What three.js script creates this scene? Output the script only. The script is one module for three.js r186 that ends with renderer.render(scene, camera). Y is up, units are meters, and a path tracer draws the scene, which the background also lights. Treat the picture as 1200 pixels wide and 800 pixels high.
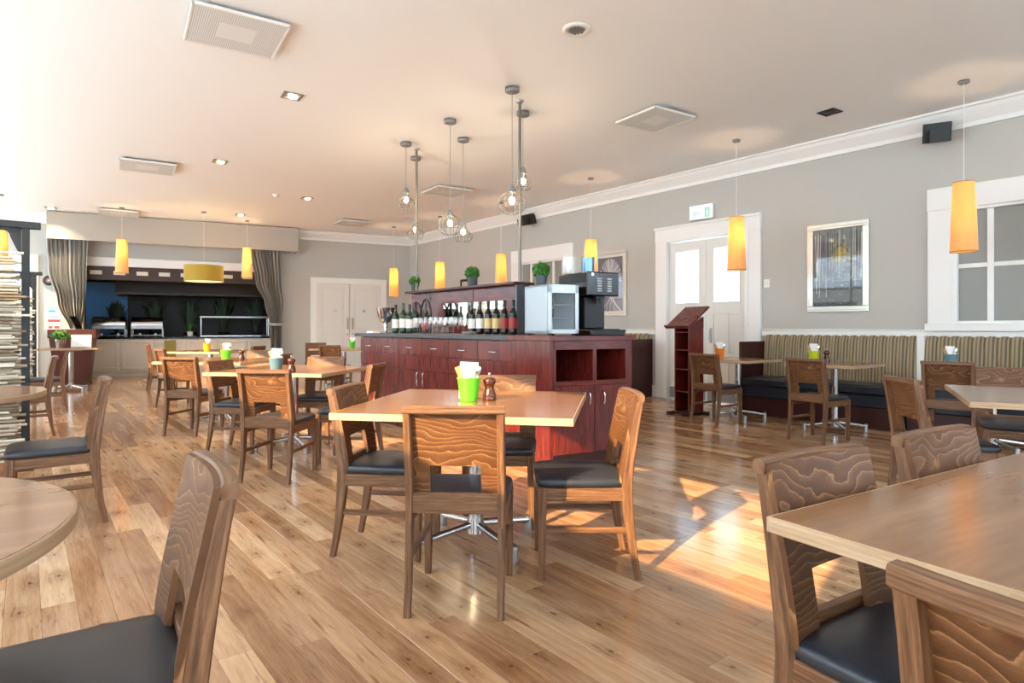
import * as THREE from 'three';
import { mergeGeometries, toCreasedNormals } from 'three/addons/utils/BufferGeometryUtils.js';
import { ImprovedNoise } from 'three/addons/math/ImprovedNoise.js';

// ───────────── camera, sky, sun, exposure ─────────────
// Room axes: X across (right wall at X = 8.38), N along the room away from the viewer (z = -N), y up, metres.
const scene = new THREE.Scene();
const camera = new THREE.PerspectiveCamera(2 * Math.atan(400 / 720) * 180 / Math.PI, 1.5, 0.05, 120);
camera.position.set(0, 1.17, 0);
camera.rotation.y = -Math.atan2(570, 720);
camera.setViewOffset(1200, 800, 0, 16, 1200, 800);
scene.add(camera);
scene.background = new THREE.Color(0.63, 0.82, 1.0);
scene.backgroundIntensity = 3.0;
const sun = new THREE.DirectionalLight(new THREE.Color(1, 0.68, 0.33), 4.6);
sun.position.set(-14.55, 7.98, 3.75); sun.target.position.set(0, 0, 0);
sun.castShadow = true; sun.shadow.mapSize.set(4096, 4096);
Object.assign(sun.shadow.camera, { left: -22, right: 22, top: 22, bottom: -22, near: 0.5, far: 80 });
sun.name = 'sun'; scene.add(sun, sun.target);
const renderer = new THREE.WebGLRenderer({ antialias: true });
renderer.toneMapping = THREE.LinearToneMapping;
renderer.toneMappingExposure = 3.3;
renderer.shadowMap.enabled = true;

// ───────────── helpers ─────────────
const { PI, sin, cos, abs, min, max, floor, sqrt, pow, atan2, hypot } = Math;
const V3 = (x, y, z) => new THREE.Vector3(x, y, z);
const P = (X, y, N) => V3(X, y, -N);
const rng = (s) => () => { s = (s + 0x6d2b79f5) | 0; let t = Math.imul(s ^ (s >>> 15), 1 | s); t = (t + Math.imul(t ^ (t >>> 7), 61 | t)) ^ t; return ((t ^ (t >>> 14)) >>> 0) / 4294967296; };
const rand = rng(77);
const clamp = (x, a = 0, b = 1) => min(b, max(a, x)), mix = (a, b, t) => a + (b - a) * t, sm = (a, b, x) => { const t = clamp((x - a) / (b - a)); return t * t * (3 - 2 * t); };
const noise3 = new ImprovedNoise();
const ns = (x, y, z = 0) => noise3.noise(x, y, z);
const fbm = (x, y, z = 0, o = 4) => { let s = 0, a = 0.5; for (let i = 0; i < o; i++) { s += a * noise3.noise(x, y, z + i * 7.3); x *= 2.03; y *= 2.03; a *= 0.5; } return s; };
const names = {};
const numbered = (n) => { const k = names[n] = (names[n] ?? -1) + 1; return k ? `${n}_${String(k).padStart(3, '0')}` : n; };
const merge = (g) => {
  const list = (Array.isArray(g) ? g : [g]).map((q) => {
    const a = q.index ? q.toNonIndexed() : q.clone();
    for (const k of Object.keys(a.attributes)) if (!['position', 'normal', 'uv', 'color'].includes(k)) a.deleteAttribute(k);
    a.morphAttributes = {};
    return a;
  });
  return list.length === 1 ? list[0] : mergeGeometries(list);
};
function mesh(name, g, m, parent = scene) {
  const o = new THREE.Mesh(merge(g), m);
  o.name = parent === scene ? numbered(name) : name;
  o.castShadow = o.receiveShadow = true;
  parent.add(o);
  return o;
}
function tag(o, label, category, group, kind) {
  if (label) o.userData.label = label;
  if (category) o.userData.category = category;
  if (group) o.userData.group = group;
  if (kind) o.userData.kind = kind;
  return o;
}
function thing(name, label, category, X = 0, y = 0, N = 0, turn = 0, group) {
  const o = new THREE.Group(); o.name = numbered(name);
  o.position.set(X, y, -N); o.rotation.y = turn; scene.add(o);
  return tag(o, label, category, group);
}
function copy(src, label, X, y, N, turn = 0, group) {
  const c = src.clone(); c.name = numbered(src.name.replace(/_\d{3}$/, '')); scene.add(c);
  c.position.set(X, y, -N); c.rotation.set(0, turn, 0); c.userData = { ...src.userData };
  return tag(c, label, null, group);
}
function struct(name, turn = 0, X = 0, N = 0) {
  const o = new THREE.Group(); o.name = name; o.position.set(X, 0, -N); o.rotation.y = turn; o.userData.kind = 'structure'; scene.add(o); return o;
}
const placed = (g, x = 0, y = 0, z = 0, rx = 0, ry = 0, rz = 0, s = 1) => g.applyMatrix4(new THREE.Matrix4().compose(V3(x, y, z), new THREE.Quaternion().setFromEuler(new THREE.Euler(rx, ry, rz)), typeof s === 'number' ? V3(s, s, s) : s));
// a box with chamfered edges, uv in metres, u along the grain axis
function cbox(w, h, d, c = 0.003, grain = 'y', uo = null) {
  const H = [w / 2, h / 2, d / 2]; c = min(c, ...H.map((q) => q * 0.9));
  const pt = (s, face) => s.map((q, i) => q * (i === face ? H[i] : H[i] - c));
  const pos = [], tri = (a, b, e) => {
    const n = [(b[1] - a[1]) * (e[2] - a[2]) - (b[2] - a[2]) * (e[1] - a[1]), (b[2] - a[2]) * (e[0] - a[0]) - (b[0] - a[0]) * (e[2] - a[2]), (b[0] - a[0]) * (e[1] - a[1]) - (b[1] - a[1]) * (e[0] - a[0])];
    const m = [0, 1, 2].map((i) => a[i] + b[i] + e[i]);
    (n[0] * m[0] + n[1] * m[1] + n[2] * m[2] >= 0 ? [a, b, e] : [a, e, b]).forEach((p) => pos.push(...p));
  };
  const quad = (a, b, e, f) => { tri(a, b, e); tri(a, e, f); };
  for (let f = 0; f < 3; f++) for (const s of [-1, 1]) {
    const [i, j] = [0, 1, 2].filter((q) => q !== f), at = (a, b) => { const v = [0, 0, 0]; v[f] = s; v[i] = a; v[j] = b; return pt(v, f); };
    quad(at(-1, -1), at(1, -1), at(1, 1), at(-1, 1));
  }
  for (let e = 0; e < 3; e++) { const [i, j] = [0, 1, 2].filter((q) => q !== e); for (const a of [-1, 1]) for (const b of [-1, 1]) { const at = (k, f) => { const v = [0, 0, 0]; v[e] = k; v[i] = a; v[j] = b; return pt(v, f); }; quad(at(-1, i), at(1, i), at(1, j), at(-1, j)); } }
  for (const a of [-1, 1]) for (const b of [-1, 1]) for (const k of [-1, 1]) tri(pt([a, b, k], 0), pt([a, b, k], 1), pt([a, b, k], 2));
  const g = new THREE.BufferGeometry(); g.setAttribute('position', new THREE.Float32BufferAttribute(pos, 3)); g.computeVertexNormals();
  return gridUV(g, grain, uo);
}
function gridUV(g, grain = 'y', uo = null) {
  if (g.index) g = g.toNonIndexed();
  const p = g.attributes.position.array, uv = new Float32Array(p.length / 3 * 2), ga = 'xyz'.indexOf(grain), o = uo ?? [rand() * 3, rand() * 3];
  g.computeVertexNormals(); const n = g.attributes.normal.array;
  for (let t = 0; t < p.length; t += 9) {
    const nn = [0, 1, 2].map((i) => abs(n[t + i] + n[t + 3 + i] + n[t + 6 + i])), f = nn.indexOf(max(...nn));
    const u = f === ga ? (f + 1) % 3 : ga, v = [0, 1, 2].find((q) => q !== f && q !== u);
    for (let k = 0; k < 3; k++) { uv[(t / 3 + k) * 2] = p[t + k * 3 + u] + o[0]; uv[(t / 3 + k) * 2 + 1] = p[t + k * 3 + v] + o[1]; }
  }
  g.setAttribute('uv', new THREE.BufferAttribute(uv, 2));
  return g;
}
const box = (w, h, d, x = 0, y = 0, z = 0, c = 0.003, grain = 'y', r = [0, 0, 0], uo = null) => placed(cbox(w, h, d, c, grain, uo), x, y, z, ...r);
const span = (x0, x1, y0, y1, z0, z1, c = 0.003, grain = 'y') => box(x1 - x0, y1 - y0, z1 - z0, (x0 + x1) / 2, (y0 + y1) / 2, (z0 + z1) / 2, c, grain);
function warp(g, f) { const p = g.attributes.position, v = V3(); for (let i = 0; i < p.count; i++) { v.fromBufferAttribute(p, i); f(v); p.setXYZ(i, v.x, v.y, v.z); } g.computeVertexNormals(); return g; }
// closed rings of equal length → skin with caps; uv in metres (u along)
function loft(rings, crease = 0.6, caps = true, grainLong = true) {
  const n = rings[0].length, pos = [], uv = []; let L = 0;
  const per = [0]; for (let k = 0; k < n; k++) per.push(per[k] + rings[0][k].distanceTo(rings[0][(k + 1) % n]));
  const put = (v, a, b) => { pos.push(v.x, v.y, v.z); uv.push(...(grainLong ? [a, b] : [b, a])); };
  const o = [rand() * 3, rand() * 3];
  for (let i = 0; i + 1 < rings.length; i++) {
    const A = rings[i], B = rings[i + 1], dl = A[0].distanceTo(B[0]);
    for (let k = 0; k < n; k++) {
      const k2 = (k + 1) % n, u0 = L + o[0], u1 = L + dl + o[0], v0 = per[k] + o[1], v1 = per[k + 1] + o[1];
      put(A[k], u0, v0); put(A[k2], u0, v1); put(B[k2], u1, v1); put(A[k], u0, v0); put(B[k2], u1, v1); put(B[k], u1, v0);
    }
    L += dl;
  }
  if (caps) for (const [R, flip] of [[rings[0], true], [rings[rings.length - 1], false]]) for (let k = 1; k + 1 < n; k++) for (const q of flip ? [0, k + 1, k] : [0, k, k + 1]) put(R[q], per[q] + o[0], o[1]);
  let g = new THREE.BufferGeometry(); g.setAttribute('position', new THREE.Float32BufferAttribute(pos, 3)); g.setAttribute('uv', new THREE.Float32BufferAttribute(uv, 2)); g.computeVertexNormals();
  return crease ? toCreasedNormals(g, crease) : g;
}
const lathe = (pts, seg = 24) => new THREE.LatheGeometry(pts.map(([r, y]) => new THREE.Vector2(r, y)), seg);
const cyl = (r0, r1, h, x = 0, y = 0, z = 0, seg = 20) => placed(new THREE.CylinderGeometry(r1, r0, h, seg), x, y, z);
const tube = (pts, r, seg = 12, rs = 8, closed = false) => new THREE.TubeGeometry(new THREE.CatmullRomCurve3(pts, closed), seg, r, rs, closed);
const rod = (a, b, r, rs = 10) => { const d = b.clone().sub(a), g = new THREE.CylinderGeometry(r, r, d.length(), rs); g.applyQuaternion(new THREE.Quaternion().setFromUnitVectors(V3(0, 1, 0), d.clone().normalize())); return g.translate((a.x + b.x) / 2, (a.y + b.y) / 2, (a.z + b.z) / 2); };
// boxes that fill a wall area [s0,s1]×[y0,y1] but for its openings [a,b,c,d]
function wallBoxes(s0, s1, y0, y1, holes, make) {
  const xs = [...new Set([s0, s1, ...holes.flatMap((h) => [h[0], h[1]])])].filter((x) => x >= s0 && x <= s1).sort((a, b) => a - b), out = [];
  for (let i = 0; i + 1 < xs.length; i++) {
    const a = xs[i], b = xs[i + 1], hs = holes.filter((h) => h[0] < b - 1e-6 && h[1] > a + 1e-6).sort((p, q) => p[2] - q[2]);
    let y = y0; for (const h of hs) { if (h[2] > y) out.push(make(a, b, y, h[2])); y = h[3]; } if (y < y1) out.push(make(a, b, y, y1));
  }
  return out;
}
const facing = (deg) => { const a = deg * PI / 180; return atan2(cos(a), -sin(a)); };   // turn of a thing whose front is local +z; deg from +X towards +N

// ───────────── textures ─────────────
function tex(w, h, f, srgb = true) {
  const d = new Uint8Array(w * h * 4);
  for (let y = 0; y < h; y++) for (let x = 0; x < w; x++) { const c = f(x / w, y / h, x, y), o = (y * w + x) * 4; d[o] = clamp(c[0], 0, 255); d[o + 1] = clamp(c[1], 0, 255); d[o + 2] = clamp(c[2], 0, 255); d[o + 3] = 255; }
  const t = new THREE.DataTexture(d, w, h); t.wrapS = t.wrapT = THREE.RepeatWrapping; t.magFilter = THREE.LinearFilter; t.minFilter = THREE.LinearMipmapLinearFilter; t.generateMipmaps = true;
  if (srgb) t.colorSpace = THREE.SRGBColorSpace; t.needsUpdate = true; return t;
}
const rep = (t, u, v, ou = 0, ov = 0) => { const c = t.clone(); c.repeat.set(u, v); c.offset.set(ou, ov); c.needsUpdate = true; return c; };
const ramp = (stops, t) => { t = clamp(t) * (stops.length - 1); const i = min(stops.length - 2, floor(t)), f = t - i; return [0, 1, 2].map((k) => mix(stops[i][k], stops[i + 1][k], f)); };
// veneer with the terraced growth bands of a rotary cut; u along the band
function veneer(seed, stops, { bands = 5, sx = 1.3, sy = 3.2, fine = 10, edge = 26, amp = 0.42, cl = 0.3, jit = 0.012, calm = false } = {}) {
  return tex(1024, 1024, (u, v) => {
    const wob = fbm(u * 5 + seed, v * 7, seed, 3) * 0.07;
    let n = (fbm(u * sx + seed * 3.1, v * sy + seed, seed, 3) * 0.62 + v * 1.2 + wob + fbm(u * 30, v * 22, seed + 6, 3) * jit) * bands;
    if (calm) n = v * bands + 1.3 * ns(u * 1.4, v * 3.2, seed) + 0.35 * ns(u * 3, v * 9, seed + 3);
    const f = calm ? pow(0.5 - 0.5 * cos(n * 2 * PI), 2) * 0.8 : n - floor(n);
    const pore = calm ? ns(u * 18, v * 130, seed) * 0.8 : ns(u * 60, v * 320, seed) * 0.6 + ns(u * 25, v * 160, seed + 4) * 0.5, cloud = fbm(u * 4, v * 6, seed + 9, 3);
    const c = ramp(stops, 0.28 + amp * pow(f, 1.8) + cloud * cl), e = sm(0.84, 0.96, f) * (1 - sm(0.965, 1, f)) * edge, k = pore * fine;
    return [c[0] + e + k, c[1] + e * 0.9 + k, c[2] + e * 0.75 + k];
  });
}
// straight-grained wood; u along the grain
function straight(seed, stops, { rows = 12, fine = 12 } = {}) {
  return tex(512, 512, (u, v) => {
    const a = ns(u * 3 + seed, v * rows, seed) * 0.5 + ns(u * 6, v * rows * 4, seed + 2) * 0.35 + ns(u * 14, v * rows * 9, seed + 5) * 0.25, w = Math.sin((v * rows + fbm(u * 2, v * 3, seed) * 1.6) * 6.28) * 0.12;
    const c = ramp(stops, 0.5 + a + w), k = ns(u * 40, v * 260, seed + 8) * fine; return [c[0] + k, c[1] + k, c[2] + k];
  });
}
const STRIPS = 16;
const plankTex = tex(1024, 2048, (u, v) => {
  const s = floor(v * STRIPS), y = v * STRIPS - s, L = u * 1.2, W = y * 0.12, z = s * 13.7;
  const flow = fbm(L * 2.2 + z, W * 11, z, 3), cath = Math.sin((W * 60 + flow * 5 + L * (s % 3 - 1) * 2.4) * 2.2);
  const grain = ns(L * 8 + z, W * 190, z) * 0.5 + ns(L * 26, W * 520, z + 3) * 0.45;
  let t = 0.5 + 0.045 * cath + 0.22 * flow + 0.2 * grain;
  let dark = 0;
  for (let k = 0; k < 3; k++) {                                    // knots and mineral streaks of the timber print
    const kx = (0.5 + 0.48 * ns(z * 1.7 + k * 9.1, 3.3, k)) * 1.2 + (k - 1) * 0.34, ky = 0.06 + 0.045 * ns(z + k * 4.4, 8.1, k * 2.2), r = hypot((L - kx) * (0.8 + 0.5 * k), (W - ky) * 2.6) + 0.012 * fbm(L * 40, W * 60, z + k, 2);
    if ((s * 7 + k * 5) % 4 < 2) { dark += 0.5 * sm(0.028, 0.006, r) + 0.34 * sm(0.17, 0.02, r) * (0.6 + fbm(L * 30, W * 90, z, 2)); t += 0.08 * Math.sin(r * 330) * sm(0.1, 0.02, r); }
  }
  dark += 0.55 * sm(0.2, 0.5, fbm(L * 1.8 + z * 2, W * 30, z + 11, 4)) + 0.35 * sm(0.22, 0.5, fbm(L * 7 + z, W * 60, z + 17, 3));
  const tone = [0, 0.18, -0.12, 0.1, -0.08, 0.26, -0.2, 0.03, 0.14, -0.1, 0.05, -0.16, 0.22, -0.03, 0.1, -0.08][s];
  const c = ramp([[118, 84, 58], [158, 119, 86], [190, 151, 115], [213, 180, 144], [230, 206, 176]], t + tone - 0.02), d = clamp(dark);
  return [mix(c[0], 92, d), mix(c[1], 55, d), mix(c[2], 32, d)];
});
const plankFar = (() => { const d = plankTex.image.data, k = 4; return tex(256, 512, (u, v, x, y) => { const c = [0, 0, 0]; for (let j = 0; j < k; j++) for (let i = 0; i < k; i++) for (let q = 0; q < 3; q++) c[q] += d[((y * k + j) * 1024 + x * k + i) * 4 + q] / (k * k); return c; }); })();   // the same boards at a coarser grain for the far floor
const chairStops = [[68, 42, 25], [96, 62, 37], [122, 84, 53], [148, 108, 74]];
const vene = [3, 11, 23, 37].map((s, i) => veneer(s, chairStops, { bands: [13, 17, 13, 15][i], sx: [1.3, 0.9, 1.5, 1.1][i], sy: [1.9, 2.4, 1.7, 2.1][i], edge: 30 }));
const topTex = veneer(51, [[126, 88, 58], [145, 104, 72], [160, 118, 84], [174, 132, 96]], { bands: 12, sx: 0.35, sy: 2.6, fine: 8, edge: 2, amp: 0.34, cl: 0.4, calm: true });
const postTex = straight(7, [[76, 50, 31], [102, 70, 46], [124, 88, 61], [144, 106, 76]]);
const edgeTex = straight(19, [[166, 136, 104], [184, 156, 124], [198, 172, 142]]);
const mahTex = straight(29, [[70, 20, 19], [90, 28, 25], [106, 36, 31], [122, 46, 38]], { rows: 9, fine: 7 });
const mottle = (a, b, f = 14) => tex(512, 512, (u, v) => { const n = 0.5 + fbm(u * f, v * f, 3.3, 4); return [0, 1, 2].map((k) => mix(a[k], b[k], n)); });
const leatherBump = tex(256, 256, (u, v) => { const n = 128 + 90 * fbm(u * 40, v * 40, 2, 3); return [n, n, n]; }, false);
const plasterBump = tex(512, 512, (u, v) => { const n = 128 + 70 * fbm(u * 30, v * 30, 6, 4); return [n, n, n]; }, false);

// ───────────── materials ─────────────
const std = (color, roughness = 0.6, extra = {}) => new THREE.MeshStandardMaterial({ color, roughness, ...extra });
const phy = (o) => new THREE.MeshPhysicalMaterial(o);
const M = {
  floor: std('#ffffff', 0.15, { map: plankTex, vertexColors: true }),
  floorFar: std('#ffffff', 0.15, { map: plankFar, vertexColors: true }),
  slab: std('#6a5440', 0.9),
  ceiling: std('#f2f2f0', 0.75, { bumpMap: rep(plasterBump, 0.5, 0.5), bumpScale: 0.0006 }),
  wall: std('#bdbbb3', 0.62, { bumpMap: rep(plasterBump, 0.7, 0.7), bumpScale: 0.0007 }),
  white: std('#eeeeea', 0.38), white2: std('#e4e2da', 0.45), offwhite: std('#d8d2c4', 0.5),
  panel: vene.map((t) => phy({ map: rep(t, 1.9, 1.9), roughness: 0.46, specularIntensity: 0.7 })),
  post: std('#ffffff', 0.42, { map: rep(postTex, 1.6, 6) }),
  top: std('#ffffff', 0.17, { map: rep(topTex, 0.5, 0.5) }),
  edge: std('#ffffff', 0.4, { map: rep(edgeTex, 1.2, 8) }),
  seat: phy({ color: '#282d36', roughness: 0.38, bumpMap: rep(leatherBump, 6, 6), bumpScale: 0.0004, clearcoat: 0.15, clearcoatRoughness: 0.35 }),
  steel: std('#c9ccd0', 0.16, { metalness: 1 }), brushed: std('#a9acae', 0.34, { metalness: 1 }), grey: std('#8b8c8c', 0.45, { metalness: 0.4 }),
  mah: std('#ffffff', 0.22, { map: rep(mahTex, 1.2, 3) }),
  desk: std('#4c211a', 0.4), mahDark: std('#3a1512', 0.4), slate: std('#3c444b', 0.3), pole: std('#7a766c', 0.42, { metalness: 0.6 }), wire: std('#4f5152', 0.45, { metalness: 0.6 }), black: std('#121314', 0.4), blackGloss: std('#0d0e10', 0.16), iron: std('#1d2327', 0.5),
  navy: phy({ color: '#232a36', roughness: 0.35, bumpMap: rep(leatherBump, 5, 5), bumpScale: 0.0004 }),
  amber: phy({ color: '#efcd8e', roughness: 0.9, transmission: 0.5, thickness: 0, side: THREE.DoubleSide, emissive: '#ff9a1c', emissiveIntensity: 0.06 }),
  drum: phy({ color: '#b39a3a', roughness: 0.9, transmission: 0.25, thickness: 0, side: THREE.DoubleSide, emissive: '#ffb030', emissiveIntensity: 0.02 }),
  bulb: std('#fff3d8', 0.4, { emissive: '#ffe3b0', emissiveIntensity: 5 }),
  glow: std('#fff3d8', 0.4, { emissive: '#ffd9a0', emissiveIntensity: 3 }),
  spotGlow: std('#fff3d8', 0.4, { emissive: '#ffe8c8', emissiveIntensity: 5 }),
  glass: phy({ color: '#ffffff', roughness: 0.02, transmission: 1, thickness: 0, ior: 1.45 }),
  clear: phy({ color: '#ffffff', roughness: 0.02, transmission: 1, thickness: 0, ior: 1.5 }),
  frost: phy({ color: '#a9b0b2', roughness: 0.75, transmission: 0.95, thickness: 0, ior: 1.45, specularIntensity: 0.6 }),
  blind: phy({ color: '#e6ecf0', roughness: 1, transmission: 0.4, thickness: 0, specularIntensity: 0.2, side: THREE.DoubleSide }),
  obscure: phy({ color: '#a9a9a2', roughness: 0.32, transmission: 0.35, thickness: 0, bumpMap: rep(plasterBump, 3, 3), bumpScale: 0.002 }),
  wine: phy({ color: '#14211a', roughness: 0.06, transmission: 0.25, thickness: 0.02, ior: 1.5 }), wineBlack: std('#0c0d0d', 0.08), greenGlass: phy({ color: '#24402b', roughness: 0.06, transmission: 0.4, thickness: 0.02, ior: 1.5 }),
  paper: std('#f2f1ec', 0.7), tan: std('#d9bf86', 0.6), red: std('#a5342f', 0.5), cork: std('#b98a5a', 0.7),
  lime: std('#5fd02c', 0.32), yellow: std('#e8c81e', 0.35), orange: std('#e07a1e', 0.4), bluegrey: std('#5f7f8c', 0.4), limeY: std('#b9c81e', 0.4),
  leaf: phy({ color: '#3c7a24', roughness: 0.55, transmission: 0.2, thickness: 0, side: THREE.DoubleSide }), leaf2: phy({ color: '#5f9a3c', roughness: 0.55, transmission: 0.2, thickness: 0, side: THREE.DoubleSide }), darkleaf: std('#42584a', 0.45, { side: THREE.DoubleSide }),
  pot: std('#3f474c', 0.5), mill: phy({ color: '#4a2314', roughness: 0.25, clearcoat: 0.5 }),
  curtain: std('#a19e98', 0.75, { side: THREE.DoubleSide }), pelmet: std('#b0aaa0', 0.8),
  paving: std('#c4c6c6', 0.9), gold: std('#8c7a36', 0.35, { metalness: 0.5 }), blue: std('#6cb8ff', 0.5),
};
for (const [k, m] of Object.entries(M)) (Array.isArray(m) ? m : [m]).forEach((q) => { q.name = k; });

// ───────────── the room ─────────────
const XL = -1.75, XR = 8.38, NF = -5, CH = 3.66;
const BETA = -11.3 * PI / 180, bN = (X) => 15.18 + (X - XR) * Math.tan(BETA);          // back wall, slightly askew to the side walls
const bP = (X, off = 0) => [X + off * sin(BETA), bN(X) - off * cos(BETA)];      // a point of it, off metres into the room

// floor: laminate boards 0.12 × 1.2 m, running along the room
{
  const fl = mesh('floor', span(XL - 0.3, XR + 0.3, -0.3, -0.012, -20.5, -NF + 0.3), M.slab); fl.userData.kind = 'structure';
  const W = 0.12, L = 1.2, c = 0.0012, tops = [];
  const board = (strip, tint, flip) => {
    const g = cbox(W - 0.0008, 0.012, L - 0.0008, c, 'z', [0, 0]), p = g.attributes.position, uv = g.attributes.uv, col = new Float32Array(p.count * 3);
    for (let i = 0; i < p.count; i++) {
      const u = p.getZ(i) / L + 0.5, v = clamp(p.getX(i) / W + 0.5, 0.02, 0.98);
      uv.setXY(i, flip ? 1 - u : u, (strip + v) / STRIPS); col.set(tint, i * 3);
    }
    g.setAttribute('color', new THREE.BufferAttribute(col, 3)); return g;
  };
  const tints = [[1, 1, 1], [0.86, 0.84, 0.82], [1.08, 1.05, 1.0], [0.94, 0.88, 0.82], [1.0, 0.94, 0.86], [0.78, 0.74, 0.7]];
  const variants = []; for (let i = 0; i < 64; i++) variants.push(board(i % STRIPS, tints[(i * 5 + floor(i / 16)) % 6], i % 3 === 1));
  const r = rng(5), all = [], ca = cos(-camera.rotation.y), sa = sin(-camera.rotation.y);
  for (let row = 0, X = XL + W / 2; X < XR; X += W, row++) for (let N = NF - r() * L; N < 20; N += L) {
    if (N > bN(X) + 0.1 && (X < 0.8 || X > 5.2)) continue;
    const k = floor(r() * 64), n = N + L / 2, d = X * sa + n * ca, x = X * ca - n * sa;
    let best = 0;
    for (const e of [-0.5, 0, 0.5]) { const nn = n + e * L, dd = X * sa + nn * ca, xx = X * ca - nn * sa; if (dd > 0.3 && abs(600 + 720 * xx / dd - 600) < 620 && 384 + 842 / dd < 812) best = max(best, 1 / dd); }
    all.push({ X, n, k, best });
  }
  all.sort((a, b) => b.best - a.best);
  const rest = [];
  all.forEach((b, i) => {
    if (i < 300) { const o = mesh('plank', variants[b.k], M.floor, fl); o.position.set(b.X, -0.006, -b.n); o.geometry = variants[b.k]; }
    else rest.push(placed(variants[b.k].clone(), b.X, -0.006, -b.n));
  });
  mesh('plank_field', rest, M.floorFar, fl).userData.kind = 'stuff';
}
{ const c = mesh('ceiling', span(XL - 0.3, XR + 0.3, CH, CH + 0.3, -20.5, -NF + 0.3), M.ceiling); c.userData.kind = 'structure'; }
// right wall with its doorway and two internal windows
const W1 = [1.0, 2.4, 1.2, 2.55], W2 = [8.9, 10.3, 1.2, 2.57], DR = [4.97, 6.4, 0, 2.6];
{
  const o = mesh('wall_right', wallBoxes(NF, 15.6, 0, CH, [W1, W2, DR], (a, b, y0, y1) => span(XR, XR + 0.28, y0, y1, -b, -a, 0.001)), M.wall); o.userData.kind = 'structure';
}
// back wall, with the wide serving opening
const OPX = [1.0, 4.95], toS = (X) => (X - XR) / cos(BETA);
{
  const o = struct('wall_back', BETA, XR, 15.18);
  mesh('wall_surface', wallBoxes(-11, 0.4, 0, CH, [[toS(OPX[0]), toS(OPX[1]), 0, 3.2], [toS(-1.2), toS(0.1), 0, 2.6]], (a, b, y0, y1) => span(a, b, y0, y1, -0.25, 0, 0.001)), M.wall, o);
}
// outer walls beside and behind the viewer: sill, piers and head round big windows with low sheer blinds and clear top lights
const SILL = 0.3, BAR = 2.32, HEAD = 3.3;
function glazedWall(name, turn, X, N, edges, drawn, n0) {          // in the bays listed in drawn the blind hangs over the whole window
  const o = struct(name, turn, X, N), len = edges[edges.length - 1], holes = [];
  for (let i = 0; i + 1 < edges.length; i++) holes.push([edges[i] + 0.02, edges[i + 1] - 0.02, SILL, HEAD]);
  mesh('wall_surface', wallBoxes(-0.3, len + 0.3, 0, CH, holes, (a, b, y0, y1) => span(a, b, y0, y1, -0.25, 0, 0.001)), M.wall, o);
  holes.forEach(([a, b], i) => {
    const w = struct(`window_${n0 + i}`, turn, X, N), z = -0.14, by = drawn.includes(i) ? HEAD - 0.05 : BAR;
    mesh('window_frame', [span(a, a + 0.025, SILL, HEAD, z - 0.03, z + 0.03), span(b - 0.025, b, SILL, HEAD, z - 0.03, z + 0.03), span(a, b, SILL, SILL + 0.05, z - 0.03, z + 0.03), span(a, b, HEAD - 0.05, HEAD, z - 0.03, z + 0.03), span(a, b, BAR - 0.04, BAR + 0.03, z - 0.03, z + 0.03)], M.white, w);
    if (by === BAR) mesh('pane', placed(new THREE.PlaneGeometry(b - a - 0.05, HEAD - BAR - 0.08), (a + b) / 2, (HEAD + BAR - 0.02) / 2, z), M.clear, w);
    mesh('blind', placed(new THREE.PlaneGeometry(b - a - 0.05, by - SILL - 0.05), (a + b) / 2, (SILL + by + 0.05) / 2, z - 0.04), M.blind, w);
  });
  return n0 + holes.length;
}
let nw = glazedWall('wall_left', PI / 2, XL, NF, [0, 2.5, 5.05, 8.6, 12.2, 15.8, 19.4, 22], [0, 1], 3);
nw = glazedWall('wall_front', PI, XR, NF, [0, 3.38, 6.76, XR - XL], [], nw);
{ const g = mesh('terrace', span(-40, 40, -0.6, -0.35, -40, 30), M.paving); g.userData.kind = 'structure'; }
// crown moulding and dado rail, baseboards
const crown = (len, side) => {
  const s = new THREE.Shape(); [[0, 0], [0.17, 0], [0.17, -0.025], [0.14, -0.03], [0.12, -0.07], [0.06, -0.14], [0.035, -0.17], [0.03, -0.22], [0, -0.22]].forEach(([x, y], i) => i ? s.lineTo(x * side, y) : s.moveTo(x * side, y));
  return new THREE.ExtrudeGeometry(s, { depth: len, bevelEnabled: false });
};
{
  mesh('trim_1', placed(crown(15.6 - NF, -1), XR, CH, -15.6), M.white).userData.kind = 'structure';
  const t2 = struct('trim_2', BETA, XR, 15.18); mesh('crown_moulding', placed(crown(11.4, -1), -11, CH, 0, 0, PI / 2, 0), M.white, t2);
  const dado = (n, a, b) => { const o = mesh(n, [span(XR - 0.03, XR, 1.06, 1.15, -b, -a, 0.006), span(XR - 0.045, XR, 1.13, 1.15, -b, -a, 0.006)], M.white); o.userData.kind = 'structure'; };
  dado('trim_3', NF, 4.73); dado('trim_4', 6.65, 15.1);
  const bb = (n, a, b) => { const o = mesh(n, span(XR - 0.02, XR, 0, 0.2, -b, -a, 0.004), M.white2); o.userData.kind = 'structure'; };
  bb('baseboard_right', 6.65, 15.1);
  const bk = struct('baseboard_back', BETA, XR, 15.18); mesh('skirting', [span(-0.6, 0, 0, 0.2, 0, 0.02), span(toS(4.95), toS(5.76), 0, 0.2, 0, 0.02)], M.white2, bk);
}
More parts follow.
